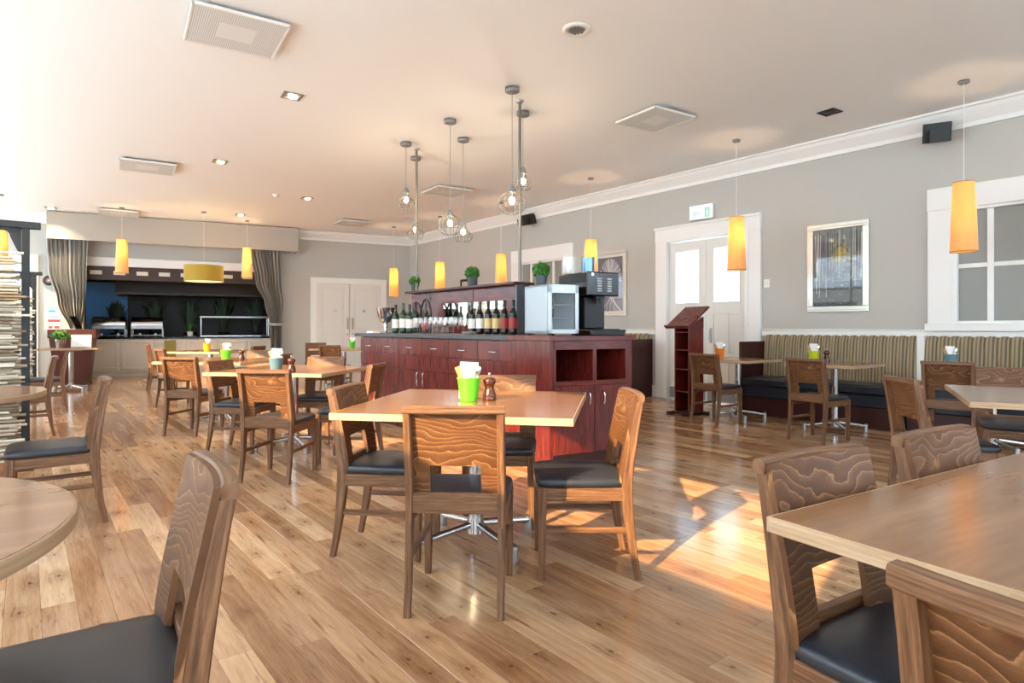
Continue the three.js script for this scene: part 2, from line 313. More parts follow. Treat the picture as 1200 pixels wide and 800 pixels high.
// right double door: frosted glass over fielded panels
function panelledLeaf(parent, x0, x1, h, glassed, hinge) {
  const leaf = new THREE.Group(); leaf.name = 'door_leaf'; parent.add(leaf); leaf.position.set((x0 + x1) / 2, 0, 0);
  const w = x1 - x0, b = 0.12, hw = w / 2, z = 0.022, g = [];
  g.push(span(-hw, -hw + b, 0.01, h, -z, z, 0.004), span(hw - b, hw, 0.01, h, -z, z, 0.004));
  const rails = glassed ? [[0.01, 0.24], [0.62, 0.78], [1.38, 1.56], [2.42, h]] : [[0.01, 0.24], [1.0, 1.12], [h - 0.14, h]];
  rails.forEach(([a, c]) => g.push(span(-hw + b, hw - b, a, c, -z, z, 0.004)));
  mesh('leaf_frame', g, M.white2, leaf);
  for (let i = 0; i + 1 < rails.length; i++) {
    const y0 = rails[i][1], y1 = rails[i + 1][0];
    if (glassed && i === 2) { mesh('glass_pane', placed(new THREE.PlaneGeometry(w - 2 * b, y1 - y0), 0, (y0 + y1) / 2, 0), M.frost, leaf); mesh('glazing_bead', [span(-hw + b, -hw + b + 0.012, y0, y1, -0.012, 0.03), span(hw - b - 0.012, hw - b, y0, y1, -0.012, 0.03), span(-hw + b, hw - b, y0, y0 + 0.012, -0.012, 0.03), span(-hw + b, hw - b, y1 - 0.012, y1, -0.012, 0.03)], M.white, leaf); }
    else if (glassed) { for (const s of [-1, 1]) { const a = s < 0 ? -hw + b : 0.03, c = s < 0 ? -0.03 : hw - b; mesh('panel', span(a, c, y0, y1, -0.01, 0.006, 0.004), M.white2, leaf); } mesh('muntin', span(-0.03, 0.03, y0, y1, -z, z, 0.004), M.white2, leaf); }
    else mesh('panel', [span(-hw + b, hw - b, y0, y1, -0.01, 0.006, 0.004), span(-hw + b + 0.05, hw - b - 0.05, y0 + 0.05, y1 - 0.05, -0.01, 0.014, 0.008)], M.white2, leaf);
  }
  return leaf;
}
{
  const d = struct('door_1', -PI / 2, XR, 6.63);                       // local x runs toward the viewer along the wall, local z into the room
  const L0 = 0.23, L1 = 1.66;
  mesh('door_frame', [span(0, 0.22, 0, 2.8, -0.02, 0.05, 0.008), span(L1, 1.89, 0, 2.8, -0.02, 0.05, 0.008), span(-0.005, 1.895, 2.6, 2.82, -0.02, 0.055, 0.008), span(0.19, 0.24, 0, 2.62, -0.2, 0.065, 0.004), span(L1 - 0.01, L1 + 0.04, 0, 2.62, -0.2, 0.065, 0.004), span(0.185, 1.705, 2.58, 2.64, -0.198, 0.062, 0.004), span(-0.015, 1.905, 2.8, 2.84, -0.02, 0.075, 0.006)], M.white, d);
  for (const [a, b] of [[L0 + 0.01, 0.945], [0.953, L1 - 0.005]]) { const lf = panelledLeaf(d, a, b, 2.57, true); lf.position.z = -0.04; const s = a < 0.5 ? 0.27 : -0.27; mesh('door_handle', [cyl(0.011, 0.011, 0.2, s, 1.05, 0.055, 10), box(0.035, 0.24, 0.008, s, 1.05, 0.026)], M.brushed, lf); mesh('kick_plate', span(-0.34, 0.34, 0.03, 0.2, 0.022, 0.026), M.grey, lf); }
}
// white internal windows of the right wall
function wallWindow(name, N0, N1, y0, y1, cols, outer) {
  const w = struct(name, -PI / 2, XR, N1), L = N1 - N0, t = outer;
  mesh('window_frame', [span(-t, 0.02, y0 - 0.03, y1 + t, -0.02, 0.05, 0.008), span(L - 0.02, L + t, y0 - 0.03, y1 + t, -0.02, 0.05, 0.008), span(-t - 0.005, L + t + 0.005, y1 - 0.02, y1 + t + 0.004, -0.02, 0.055, 0.008), span(-t - 0.02, L + t + 0.02, y0 - 0.07, y0 + 0.02, -0.02, 0.08, 0.008), span(0, 0.05, y0, y1, -0.2, 0.03), span(L - 0.05, L, y0, y1, -0.2, 0.03), span(0, L, y0, y0 + 0.05, -0.198, 0.027), span(0, L, y1 - 0.05, y1, -0.198, 0.027)], M.white, w);
  const ym = (y0 + y1) / 2, cw = L / cols, bars = [span(0, L, ym - 0.025, ym + 0.025, -0.057, -0.014, 0.004)];
  for (let i = 1; i < cols; i++) bars.push(span(i * cw - 0.03, i * cw + 0.03, y0, y1, -0.06, -0.01, 0.004));
  mesh('glazing_bars', bars, M.white, w);
  for (let i = 0; i < cols; i++) for (const [a, b] of [[y0, ym], [ym, y1]]) mesh('pane', placed(new THREE.PlaneGeometry(cw, b - a), (i + 0.5) * cw, (a + b) / 2, -0.035), M.obscure, w);
  mesh('back_board', span(0, L, y0, y1, -0.27, -0.24), M.wall, w);
}
wallWindow('window_1', W1[0], W1[1], W1[2], W1[3], 4, 0.24);
wallWindow('window_2', W2[0], W2[1], W2[2], W2[3], 4, 0.26);
// back double door
{
  const d = struct('door_2', BETA, 5.78, bN(5.78)); const L = 1.99, a = 0.15, b = L - 0.15;
  mesh('door_frame', [span(0, a, 0, 2.45, -0.02, 0.05, 0.008), span(b, L, 0, 2.45, -0.02, 0.05, 0.008), span(-0.005, L + 0.005, 2.33, 2.48, -0.02, 0.055, 0.008)], M.white, d);
  for (const [p, q] of [[a, L / 2 - 0.006], [L / 2 + 0.006, b]]) { const lf = panelledLeaf(d, p, q, 2.33, false), s = p < 0.5 ? 1 : -1; lf.position.z = 0.025; mesh('door_handle', [cyl(0.011, 0.011, 0.3, s * 0.36, 1.28, 0.06, 10), rod(V3(s * 0.36, 1.4, 0.02), V3(s * 0.36, 1.4, 0.06), 0.008), rod(V3(s * 0.36, 1.16, 0.02), V3(s * 0.36, 1.16, 0.06), 0.008)], M.gold, lf); mesh('round_badge', placed(cyl(0.04, 0.04, 0.008), s * 0.05, 1.62, 0.03, PI / 2), M.brushed, lf); mesh('thumb_turn', placed(cyl(0.025, 0.025, 0.03), s * 0.36, 1.0, 0.03, PI / 2), M.brushed, lf); }
}
// glazed door in the back wall at far left
{
  const d = struct('door_3', BETA, -1.2, bN(-1.2)); const L = 1.33;
  mesh('door_frame', [span(-0.1, 0.05, 0, 2.72, -0.1, 0.05), span(L - 0.04, L + 0.12, 0, 2.72, -0.1, 0.05, 0.006), span(-0.1, L + 0.12, 2.6, 2.74, -0.1, 0.055)], M.white, d);
  mesh('pane', placed(new THREE.PlaneGeometry(L - 0.1, 2.55), L / 2, 1.3, -0.06), M.frost, d); mesh('rail', [span(0.05, L - 0.04, 1.02, 1.12, -0.08, -0.03), span(0.05, L - 0.04, 0, 0.2, -0.08, -0.03)], M.white, d);
}

// ───────────── chairs ─────────────
const pz = (y) => y < 0.45 ? -0.195 - 0.055 * pow((0.45 - y) / 0.45, 1.8) : -0.195 - 0.065 * pow((y - 0.45) / 0.4, 1.25);
function sweepBar(ys, zf, tf, w, x0 = 0) {
  const rings = ys.map((y) => { const z = zf(y), t = tf(y) / 2, c = 0.004, h = w / 2; return [[-h + c, t], [h - c, t], [h, t - c], [h, -t + c], [h - c, -t], [-h + c, -t], [-h, -t + c], [-h, t - c]].map(([x, q]) => V3(x0 + x, y, z + q)); });
  return loft(rings, 0.45);
}
const bow = (x) => -0.032 * (1 - pow(x / 0.2, 2));
// bowed veneer panel with a rectangular cut-out at its foot
function backPanel() {
  const xs = [], ys = []; for (let i = 0; i <= 12; i++) xs.push(-0.206 + 0.412 * i / 12); for (let j = 0; j <= 9; j++) ys.push(0.45 + 0.402 * j / 9);
  xs[3] = -0.105; xs[9] = 0.105; ys[3] = 0.605;
  const hole = (i, j) => i >= 3 && i < 9 && j < 3, pos = [], uv = [], T = 0.008;
  const at = (i, j, s) => V3(xs[i], ys[j], pz(ys[j]) + 0.03 - 0.008 * sm(0.5, 0.83, ys[j]) + bow(xs[i]) * 0.55 + s * T);
  const quad = (a, b, c, d, U) => { for (const [p, q] of [[a, U[0]], [b, U[1]], [c, U[2]], [a, U[0]], [c, U[2]], [d, U[3]]]) { pos.push(p.x, p.y, p.z); uv.push(...q); } };
  const solid = (i, j) => i >= 0 && i < 12 && j >= 0 && j < 9 && !hole(i, j), u = (i, j) => [xs[i] + 0.22, ys[j] - 0.42];
  for (let i = 0; i < 12; i++) for (let j = 0; j < 9; j++) if (solid(i, j)) {
    quad(at(i, j, 1), at(i + 1, j, 1), at(i + 1, j + 1, 1), at(i, j + 1, 1), [u(i, j), u(i + 1, j), u(i + 1, j + 1), u(i, j + 1)]);
    quad(at(i + 1, j, -1), at(i, j, -1), at(i, j + 1, -1), at(i + 1, j + 1, -1), [u(i + 1, j), u(i, j), u(i, j + 1), u(i + 1, j + 1)]);
    const e = (a, b, c, d) => quad(at(a, b, 1), at(a, b, -1), at(c, d, -1), at(c, d, 1), [[0.5 * xs[a], 0.1 * ys[b]], [0.5 * xs[a] + 0.01, 0.1 * ys[b]], [0.5 * xs[c] + 0.01, 0.1 * ys[d]], [0.5 * xs[c], 0.1 * ys[d]]]);
    if (!solid(i - 1, j)) e(i, j, i, j + 1); if (!solid(i + 1, j)) e(i + 1, j + 1, i + 1, j); if (!solid(i, j - 1)) e(i + 1, j, i, j); if (!solid(i, j + 1)) e(i, j + 1, i + 1, j + 1);
  }
  const g = new THREE.BufferGeometry(); g.setAttribute('position', new THREE.Float32BufferAttribute(pos, 3)); g.setAttribute('uv', new THREE.Float32BufferAttribute(uv, 2)); g.computeVertexNormals();
  return toCreasedNormals(g, 0.5);
}
function cushion(w, d, h, y, z) {
  const rings = [], n = 28, R = (k, s, yy) => { const out = []; for (let i = 0; i < n; i++) { const a = i / n * 2 * PI, c = cos(a), q = sin(a), e = 0.28; out.push(V3(Math.sign(c) * pow(abs(c), e) * w / 2 * s, yy, z + Math.sign(q) * pow(abs(q), e) * d / 2 * s)); } return out.reverse(); };
  for (const [s, q] of [[0.95, 0], [0.985, 0.12], [1.0, 0.35], [1.0, 0.55], [0.985, 0.74], [0.95, 0.87], [0.85, 0.96], [0.6, 1.04], [0.3, 1.08], [0.05, 1.1]]) rings.push(R(0, s, y + q * h));
  const g = loft(rings, 1.2); return gridUVsmooth(g);
}
function gridUVsmooth(g) { const p = g.attributes.position, uv = new Float32Array(p.count * 2); for (let i = 0; i < p.count; i++) { uv[i * 2] = p.getX(i); uv[i * 2 + 1] = p.getZ(i); } g.setAttribute('uv', new THREE.BufferAttribute(uv, 2)); return g; }
const chairProto = [];
function buildChair(variant) {
  const t = thing('dining_chair', 'x', 'chair'), ys = []; for (let i = 0; i <= 14; i++) ys.push(0.828 * i / 14);
  const share = chairProto[0], part = (name, make, m) => mesh(name, share ? share[name + (part.n[name] = (part.n[name] ?? -1) + 1)] : make(), m, t); part.n = {};
  for (const s of [-1, 1]) part('rear_post', () => sweepBar(ys, pz, (y) => 0.03 + 0.022 * sm(0, 0.4, y) - 0.016 * sm(0.5, 0.83, y), 0.03, s * 0.19), M.post);
  for (const s of [-1, 1]) part('front_leg', () => { const g = box(0.044, 0.43, 0.044, s * 0.19, 0.215, 0.2, 0.004); return warp(g, (v) => { const k = 0.68 + 0.32 * v.y / 0.43; v.x = s * 0.19 + (v.x - s * 0.19) * k + s * 0.004 * (1 - v.y / 0.43); v.z = 0.2 + (v.z - 0.2) * k; }); }, M.post);
  for (const s of [-1, 1]) part('seat_rail', () => box(0.024, 0.062, 0.37, s * 0.192, 0.397, 0.002, 0.003, 'z'), M.post);
  part('seat_rail', () => box(0.36, 0.062, 0.024, 0, 0.397, 0.203, 0.003, 'x'), M.post);
  part('seat_rail', () => box(0.352, 0.085, 0.026, 0, 0.452, -0.205, 0.003, 'x'), M.post);
  for (const s of [-1, 1]) part('stretcher', () => box(0.02, 0.028, 0.39, s * 0.19, 0.23, -0.008, 0.003, 'z'), M.post);
  part('back_panel', backPanel, M.panel[variant]);
  part('top_rail', () => { const rings = []; for (let i = 0; i <= 14; i++) { const x = -0.209 + 0.418 * i / 14, z = pz(0.84) + bow(x) * 0.55 - 0.003, h = 0.016, d = 0.017, c = 0.005; rings.push([[-h + c, d], [h - c, d], [h, d - c], [h, -d + c], [h - c, -d], [-h + c, -d], [-h, -d + c], [-h, d - c]].map(([y, q]) => V3(x, 0.842 + y, z + q))); } return loft(rings.reverse(), 0.5); }, M.post);
  part('seat_cushion', () => cushion(0.43, 0.43, 0.048, 0.428, 0.014), M.seat);
  if (!share) { const rec = {}; const c = {}; t.children.forEach((o) => { const k = c[o.name] = (c[o.name] ?? -1) + 1; rec[o.name + k] = o.geometry; }); chairProto[0] = rec; }
  return t;
}
const chairKinds = [];
let chairCount = 0;
function chair(X, N, deg, label, variant = chairCount % 4, group) {
  chairCount++;
  let t;
  const a = deg * PI / 180, x = X + 0.245 * cos(a), n = N + 0.245 * sin(a);
  if (!chairKinds[variant]) { t = chairKinds[variant] = buildChair(variant); t.position.set(x, 0, -n); t.rotation.y = facing(deg); }
  else t = copy(chairKinds[variant], label, x, 0, n, facing(deg));
  tag(t, label, 'chair', group);
  return t;
}
chair(1.355, 2.09, 48, 'wooden chair seen from behind at the near side of the front square table', 0);
chair(2.35, 2.03, 142, 'wooden chair in profile at the right side of the front square table', 1);
chair(1.375, 3.17, -46, 'wooden chair at the left side of the front square table, dark seat partly hidden', 2);
chair(2.46, 3.19, 228, 'wooden chair facing the viewer behind the front square table, before the red cabinet side', 3);
chair(1.41, 4.785, 45, 'wooden chair seen from behind at the table with the blue grey bucket', 1);
chair(1.47, 6.42, -45, 'wooden chair left of the blue grey bucket table, sunlit backrest crossed by table edge', 3);
chair(2.55, 6.45, 226, 'wooden chair facing the viewer across the blue grey bucket table, bright backrest', 0);
chair(2.42, 4.98, 137, 'dark wooden chair seen nearly edge on, right of the blue grey bucket table', 2);
chair(1.3, 7.4, 42, 'wooden chair seen from behind at the third table back, before its green bucket', 3);
chair(2.6, 8.95, 226, 'wooden chair with a pale shining backrest on the far side of the third table', 1);
chair(2.4, 7.45, 137, 'dark wooden chair right of the third table, just left of the blue grey bucket', 0);
chair(1.57, 10.4, 8, 'wooden chair left of and behind the third table, facing right before the cream counter', 2);
chair(1.82, 13.4, -2, 'wooden chair in side view right beside the brass panel of the serving counter', 0);
chair(3.15, 11.05, 135, 'low dark chair back right of the yellow bucket at the fourth table', 3);
chair(4.35, 10.85, 40, 'wooden chair seen from behind at the far table by the left end of the bar', 1);
chair(4.75, 12.6, 250, 'farthest wooden chair, at the table before the closed white double doors', 2);
chair(6.45, 4.4, -4, 'wooden chair right of the reading stand, at the table with the orange bucket', 2);
chair(6.26, 3.07, -6, 'wooden chair seen from behind at the bench table with the yellow green bucket', 1);
chair(6.7, 1.96, 8, 'wooden chair seen from behind at the bench table below the white window', 3);
chair(4.36, 1.52, -46, 'wooden chair in side view left of the pale square table near the right edge', 0);
chair(6.0, 1.35, 200, 'wooden chair facing the viewer beyond the pale square table at the right edge', 1);
chair(1.56, 0.735, -97, 'large wooden chair with a blue sheened seat and whorled grain in the right foreground', 3);
chair(2.175, 0.66, -97, 'wooden chair behind the right foreground table, beyond the one with the blue seat', 1);
chair(0.9, 0.12, -7, 'nearest wooden chair at the lower right corner, thick pale top rail toward the viewer', 2);
chair(0.32, 1.52, 176, 'nearest wooden chair at lower left with a wide grey seat', 0);
chair(0.38, 4.62, 178, 'wooden chair in side view at the left, between the two round tables', 2);
chair(0.24, 8.5, 180, 'wooden chair in side view beyond the farther round table, its leg curving below the top', 1);
chair(0.46, 10.8, 178, 'wooden chair in side view before the small table with the potted herb', 0);

// ───────────── tables ─────────────
function pedestal(t, h, reach, turn = PI / 4) {
  mesh('column', cyl(0.038, 0.038, h - 0.12, 0, 0.09 + (h - 0.12) / 2, 0, 28), M.steel, t);
  mesh('top_plate', box(0.3, 0.014, 0.3, 0, h - 0.012, 0), M.grey, t);
  for (let k = 0; k < 4; k++) {
    const a = turn + k * PI / 2, d = V3(cos(a), 0, sin(a)), leg = mesh('base_leg', [rod(V3(0, 0.105, 0), d.clone().multiplyScalar(reach).setY(0.06), 0.02, 12)], M.steel, t);
    mesh('foot', [cyl(0.024, 0.02, 0.055, d.x * reach, 0.0275 + 0.012, d.z * reach, 14), cyl(0.026, 0.026, 0.014, d.x * reach, 0.007, d.z * reach, 14), placed(new THREE.SphereGeometry(0.024, 12, 6, 0, 2 * PI, 0, PI / 2), d.x * reach, 0.066, d.z * reach)], M.brushed, leg);
  }
  mesh('hub', cyl(0.05, 0.044, 0.09, 0, 0.1, 0, 24), M.steel, t);
}
function squareTable(X, N, deg, w, d, h, label, reach = 0.36, group) {
  const t = thing('square_table', label, 'table', X, 0, N, deg * PI / 180, group), T = 0.034;
  mesh('table_top', box(w - 0.012, T, d - 0.012, 0, h - T / 2, 0, 0.002, 'x', [0, 0, 0], [0.96 + rand() * 0.08, 0.65 + rand() * 0.7]), M.top, t);
  for (const s of [-1, 1]) { mesh('edge_band', box(w, T - 0.001, 0.007, 0, h - T / 2 - 0.0005, s * (d / 2 - 0.0035), 0.002, 'x'), M.edge, t); mesh('edge_band', box(0.007, T - 0.001, d - 0.014, s * (w / 2 - 0.0035), h - T / 2 - 0.0005, 0, 0.002, 'z'), M.edge, t); }
  pedestal(t, h - T, reach); return t;
}
function roundTable(X, N, R, h, label, turn = 0) {
  const t = thing('round_table', label, 'table', X, 0, N, turn), T = 0.036, g = cyl(R - 0.006, R - 0.006, T, 0, h - T / 2, 0, 72);
  mesh('table_top', gridUV(g, 'x', [1, 0.7 + rand() * 0.5]), M.top, t);
  mesh('edge_band', lathe([[R - 0.008, h - 0.001], [R - 0.002, h - 0.002], [R, h - 0.006], [R, h - T + 0.004], [R - 0.004, h - T], [R - 0.03, h - T]], 72), M.edge, t);
  pedestal(t, h - T, 0.36); return t;
}
squareTable(1.93, 2.76, -48, 1.15, 1.15, 0.77, 'front square wooden table on a steel pedestal, with a lime green bucket and pepper mill', 0.36);
squareTable(2.06, 6.03, -48, 1.15, 1.15, 0.77, 'second square table back along the middle, carrying the blue grey bucket and a pepper mill');
squareTable(1.98, 8.3, -48, 1.15, 1.15, 0.77, 'third square table back, carrying a green bucket in front of the serving counter');
squareTable(2.55, 11.75, -48, 1.1, 1.1, 0.77, 'fourth square table back, carrying the yellow bucket before the serving counter');
squareTable(4.95, 11.6, -48, 1.0, 1.0, 0.77, 'far square table beside the left end of the bar, with a small green bucket');
squareTable(7.2, 4.4, 0, 0.8, 0.75, 0.77, 'small table before the striped bench with the orange bucket on it', 0.33);
squareTable(7.2, 3.19, 0, 0.8, 0.75, 0.77, 'small table before the striped bench with the yellow green bucket on it', 0.33);
squareTable(7.25, 1.75, 0, 0.8, 0.75, 0.77, 'small table before the striped bench below the right hand window', 0.33);
squareTable(4.78, 0.76, 22, 1.15, 1.15, 0.77, 'pale reflecting square table at the right edge, behind the large foreground table');
squareTable(2.06, 0.01, -7, 1.8, 1.15, 0.77, 'large rectangular wooden table with a pale edge in the right foreground', 0.4);
roundTable(-0.525, 1.75, 0.62, 0.77, 'near round wooden table cut by the left edge of the picture');
roundTable(-0.57, 5.06, 0.68, 0.77, 'farther round wooden table at the left edge, before the slatted screen', 0.4);
squareTable(0.66, 14.0, -11, 0.9, 0.8, 0.8, 'small table with potted herb and menu board, before the burgundy host desk', 0.3);

// ───────────── what stands on the tables ─────────────
const bucketGeo = () => lathe([[0.001, 0], [0.045, 0], [0.047, 0.004], [0.062, 0.118], [0.065, 0.12], [0.066, 0.126], [0.064, 0.13], [0.06, 0.128], [0.058, 0.118], [0.044, 0.008], [0.001, 0.008]], 28);
const bg = bucketGeo();
function bucket(X, N, y, m, label, s = 1) { const t = mesh('bucket', bg, m); t.position.set(X, y, -N); t.scale.setScalar(s); return tag(t, label, 'bucket'); }
function leaning(name, geo, m, X, N, y, dirDeg, lean, label, cat, group) { const o = mesh(name, geo, m); o.position.set(X, y, -N); o.rotation.set(0, -dirDeg * PI / 180, -lean, 'YXZ'); return tag(o, label, cat, group); }
const menuGeo = () => box(0.1, 0.2, 0.006, 0, 0.1, 0, 0.001);
const stickGeo = () => box(0.03, 0.19, 0.012, 0, 0.095, 0, 0.002);
const spoonGeo = () => [box(0.012, 0.14, 0.003, 0, 0.07, 0, 0.001), placed(new THREE.SphereGeometry(0.018, 14, 10), 0, 0.165, 0, 0, 0, 0, V3(1, 1.55, 0.28))];
const packetGeo = () => box(0.024, 0.15, 0.004, 0, 0.075, 0, 0.001);
function mill(X, N, y, label) {
  const t = thing('pepper_mill', label, 'pepper mill', X, y, N);
  mesh('mill_body', lathe([[0.001, 0], [0.036, 0], [0.038, 0.004], [0.038, 0.016], [0.035, 0.02], [0.037, 0.026], [0.036, 0.036], [0.029, 0.055], [0.024, 0.07], [0.027, 0.082], [0.03, 0.088]], 28), M.mill, t);
  mesh('mill_head', lathe([[0.03, 0.088], [0.034, 0.094], [0.036, 0.106], [0.033, 0.118], [0.022, 0.128], [0.001, 0.13]], 28), M.mill, t);
  mesh('knob', [cyl(0.006, 0.009, 0.012, 0, 0.136, 0, 14), placed(new THREE.SphereGeometry(0.008, 12, 8), 0, 0.145, 0), placed(new THREE.SphereGeometry(0.006, 10, 8), 0.022, 0.128, 0.0)], M.steel, t);
  return t;
}
function dressed(X, N, h, m, colour, where, big = true) {
  bucket(X, N, h, m, `${colour} metal cutlery bucket ${where}`);
  const y = h + 0.012, cd = 0.785, sd = 0.62;                       // across the picture: X·0.785, N·-0.62
  leaning('menu_card', menuGeo(), M.paper, X + 0.004 * cd, N + 0.014, y, 38, 0.04, `white menu card in the ${colour} bucket ${where}`, 'menu');
  leaning('cutlery_pouch', stickGeo(), M.cork, X + 0.016 * cd, N - 0.016 * sd + 0.012, y, 38, -0.4, `brown paper pouch in the ${colour} bucket ${where}`, 'cutlery');
  leaning('spoon', spoonGeo(), M.steel, X - 0.016 * cd, N + 0.016 * sd - 0.012, y, 38, 0.36, `steel spoon in the ${colour} bucket ${where}`, 'spoon');
  if (big) { leaning('sauce_packet', packetGeo(), M.paper, X - 0.01, N + 0.03, y + 0.02, 38, -0.2, `white packet beside the menu in the ${colour} bucket ${where}`, 'packet'); leaning('cutlery_pouch', stickGeo(), M.paper, X + 0.004, N - 0.022, y, 30, -0.26, `pale pouch in the ${colour} bucket ${where}`, 'cutlery'); }
}
dressed(1.9, 2.78, 0.77, M.lime, 'lime green', 'on the front square table');
mill(2.01, 2.74, 0.77, 'dark turned wooden pepper mill beside the lime green bucket on the front table');
dressed(1.79, 5.72, 0.77, M.bluegrey, 'blue grey', 'on the second table');
mill(1.88, 5.58, 0.77, 'turned wooden pepper mill beside the blue grey bucket on the second table');
dressed(1.93, 8.1, 0.77, M.lime, 'green', 'on the third table', false);
mill(2.08, 7.98, 0.77, 'small dark pepper mill beside the green bucket on the third table');
dressed(2.46, 11.6, 0.77, M.yellow, 'yellow', 'on the fourth table', false);
dressed(5.0, 11.35, 0.77, M.lime, 'small green', 'on the far table by the bar', false);
dressed(7.13, 4.62, 0.77, M.orange, 'orange', 'on the bench table by the reading stand', false);
dressed(7.35, 3.5, 0.77, M.limeY, 'yellow green', 'on the bench table below the silver picture', false);
dressed(7.45, 2.15, 0.77, M.bluegrey, 'slate', 'on the bench table below the window', false);
mill(7.5, 3.42, 0.77, 'dark pepper mill beside the yellow green bucket on the bench table');
{
  const t = thing('water_glass', 'small clear stemmed glass beside the orange bucket on the bench table', 'glass', 7.26, 0.77, 4.53);
  mesh('glass_bowl', lathe([[0.004, 0.045], [0.02, 0.05], [0.028, 0.07], [0.026, 0.1], [0.025, 0.1], [0.026, 0.07], [0.018, 0.053], [0.001, 0.05]], 20), M.clear, t); mesh('glass_foot', lathe([[0.001, 0], [0.024, 0], [0.022, 0.004], [0.004, 0.008], [0.004, 0.046]], 20), M.clear, t);
}

// ───────────── bar ─────────────
const BX = 3.42;                                                          // front plane of the bar, facing -X
{
  const unit = (N0, N1, label, pulls) => {
    const t = thing('bar_cabinet', label, 'cabinet', BX, 0, N0), L = N1 - N0, h2 = L / 2;
    mesh('carcass', [span(0.022, 0.97, 0.1, 1.058, -L, 0, 0.002, 'y'), span(0.06, 0.9, 0, 0.1, -L, 0, 0.002)], M.mah, t);
    for (let k = 0; k < 2; k++) {
      const z0 = -L + k * h2 + 0.003, z1 = -L + (k + 1) * h2 - 0.003, zc = (z0 + z1) / 2;
      const dr = mesh('drawer', span(0, 0.021, 0.865, 1.05, z0, z1, 0.003, 'y'), M.mah, t);
      mesh('drawer_pull', tube([V3(0.004, 0.95, zc - 0.06), V3(-0.022, 0.945, zc - 0.05), V3(-0.026, 0.945, zc), V3(-0.022, 0.945, zc + 0.05), V3(0.004, 0.95, zc + 0.06)], 0.0065, 14, 8), M.steel, dr);
      mesh('drawer_front', span(0, 0.021, 0.7, 0.859, z0, z1, 0.003, 'y'), M.mah, t);
      const d = mesh('door', span(0, 0.021, 0.105, 0.694, z0, z1, 0.003, 'y'), M.mah, t), zh = k ? z0 + 0.06 : z1 - 0.06;
      mesh('door_pull', tube([V3(0.004, 0.68, zh), V3(-0.026, 0.67, zh), V3(-0.028, 0.6, zh), V3(-0.026, 0.54, zh), V3(0.004, 0.53, zh)], 0.007, 14, 8), M.steel, d);
    }
    return t;
  };
  unit(6.46, 7.5, 'left mahogany bar cabinet with two drawers over panels and doors, farthest from the viewer');
  unit(5.38, 6.455, 'middle mahogany bar cabinet, the one with a pair of tall steel door handles in view');
  unit(4.34, 5.375, 'right mahogany bar cabinet of drawers, next to the plain red end panel');
  const w = mesh('bar_worktop', [span(BX - 0.04, 4.42, 1.06, 1.1, -7.6, -4.34, 0.004)], M.slate); tag(w, 'long dark slate worktop running along the bar cabinets under the bottles', 'worktop');
  // end cabinet: open compartments over a pair of doors, its front askew to the bar
  const e = thing('end_cabinet', 'red mahogany end cabinet with two open compartments above two handled doors', 'cabinet', BX - 0.02, 0, 3.79), K = 0.2, sh = (g) => warp(g, (v) => { v.z += K * v.x; }), D = 0.54, Wd = 0.83;
  mesh('side_panel', sh(span(0, 0.03, 0.0, 1.06, -D, 0, 0.002)), M.mah, e); mesh('side_panel', sh(span(Wd - 0.05, Wd, 0.08, 1.06, -D, 0, 0.002)), M.mah, e);
  mesh('front_frame', [sh(span(0.03, 0.06, 0.1, 1.06, -0.03, 0, 0.002)), sh(span(Wd - 0.07, Wd - 0.05, 0.1, 1.06, -0.03, 0, 0.002)), sh(span(0.03, Wd - 0.05, 0.985, 1.06, -0.03, 0, 0.002, 'x')), sh(span(0.03, Wd - 0.05, 0.68, 0.72, -D, 0, 0.002, 'x')), sh(span(0.42, 0.46, 0.7, 1.0, -D, 0, 0.002))], M.mah, e);
  mesh('back_panel', sh(span(0.03, Wd - 0.05, 0.1, 1.06, -D, -D + 0.02, 0.002)), M.mah, e);
  mesh('cabinet_floor', sh(span(0.03, Wd - 0.05, 0.1, 0.13, -D, -0.03, 0.002)), M.mah, e);
  mesh('plinth', sh(span(0.05, Wd - 0.04, 0, 0.1, -D, -0.06, 0.002)), M.mahDark, e);
  for (const [a, b, s] of [[0.032, 0.425, 1], [0.43, Wd - 0.052, -1]]) {
    const d = mesh('door', sh(span(a, b, 0.11, 0.68, -0.005, 0.016, 0.003)), M.mah, e), xh = s > 0 ? b - 0.07 : a + 0.07, q = (y, z) => V3(xh, y, z + K * xh);
    mesh('door_pull', tube([q(0.62, 0.012), q(0.615, 0.042), q(0.57, 0.05), q(0.525, 0.042), q(0.52, 0.012)], 0.007, 14, 8), M.steel, d);
  }
  mesh('cabinet_top', sh(span(-0.025, Wd + 0.02, 1.06, 1.105, -D - 0.01, 0.03, 0.004, 'x')), M.mah, e);
  // raised gallery along the back of the bar
  const g = thing('bar_gallery', 'raised mahogany bar divider with a dark shelf top behind the bottles', 'bar shelf', 4.25, 0, 5.2);
  mesh('back_board', span(-0.02, 0.02, 1.101, 1.64, -2.4, 0, 0.003, 'z'), M.mah, g);
  mesh('shelf_top', span(-0.13, 0.16, 1.64, 1.67, -2.4, 0.03, 0.004, 'z'), M.mahDark, g);
  mesh('end_post', span(-0.09, 0.09, 1.101, 1.64, 0.0, 0.03, 0.003), M.slate, g);
  mesh('mirror', span(-0.03, -0.021, 1.2, 1.48, -1.55, -0.3, 0.002), std('#d4d8d6', 0.04, { metalness: 1 }), g);
  for (const s of [0.9, 1.9]) mesh('board_joint', span(-0.024, -0.0195, 1.1, 1.64, -s - 0.004, -s + 0.004, 0.001), M.mahDark, g);
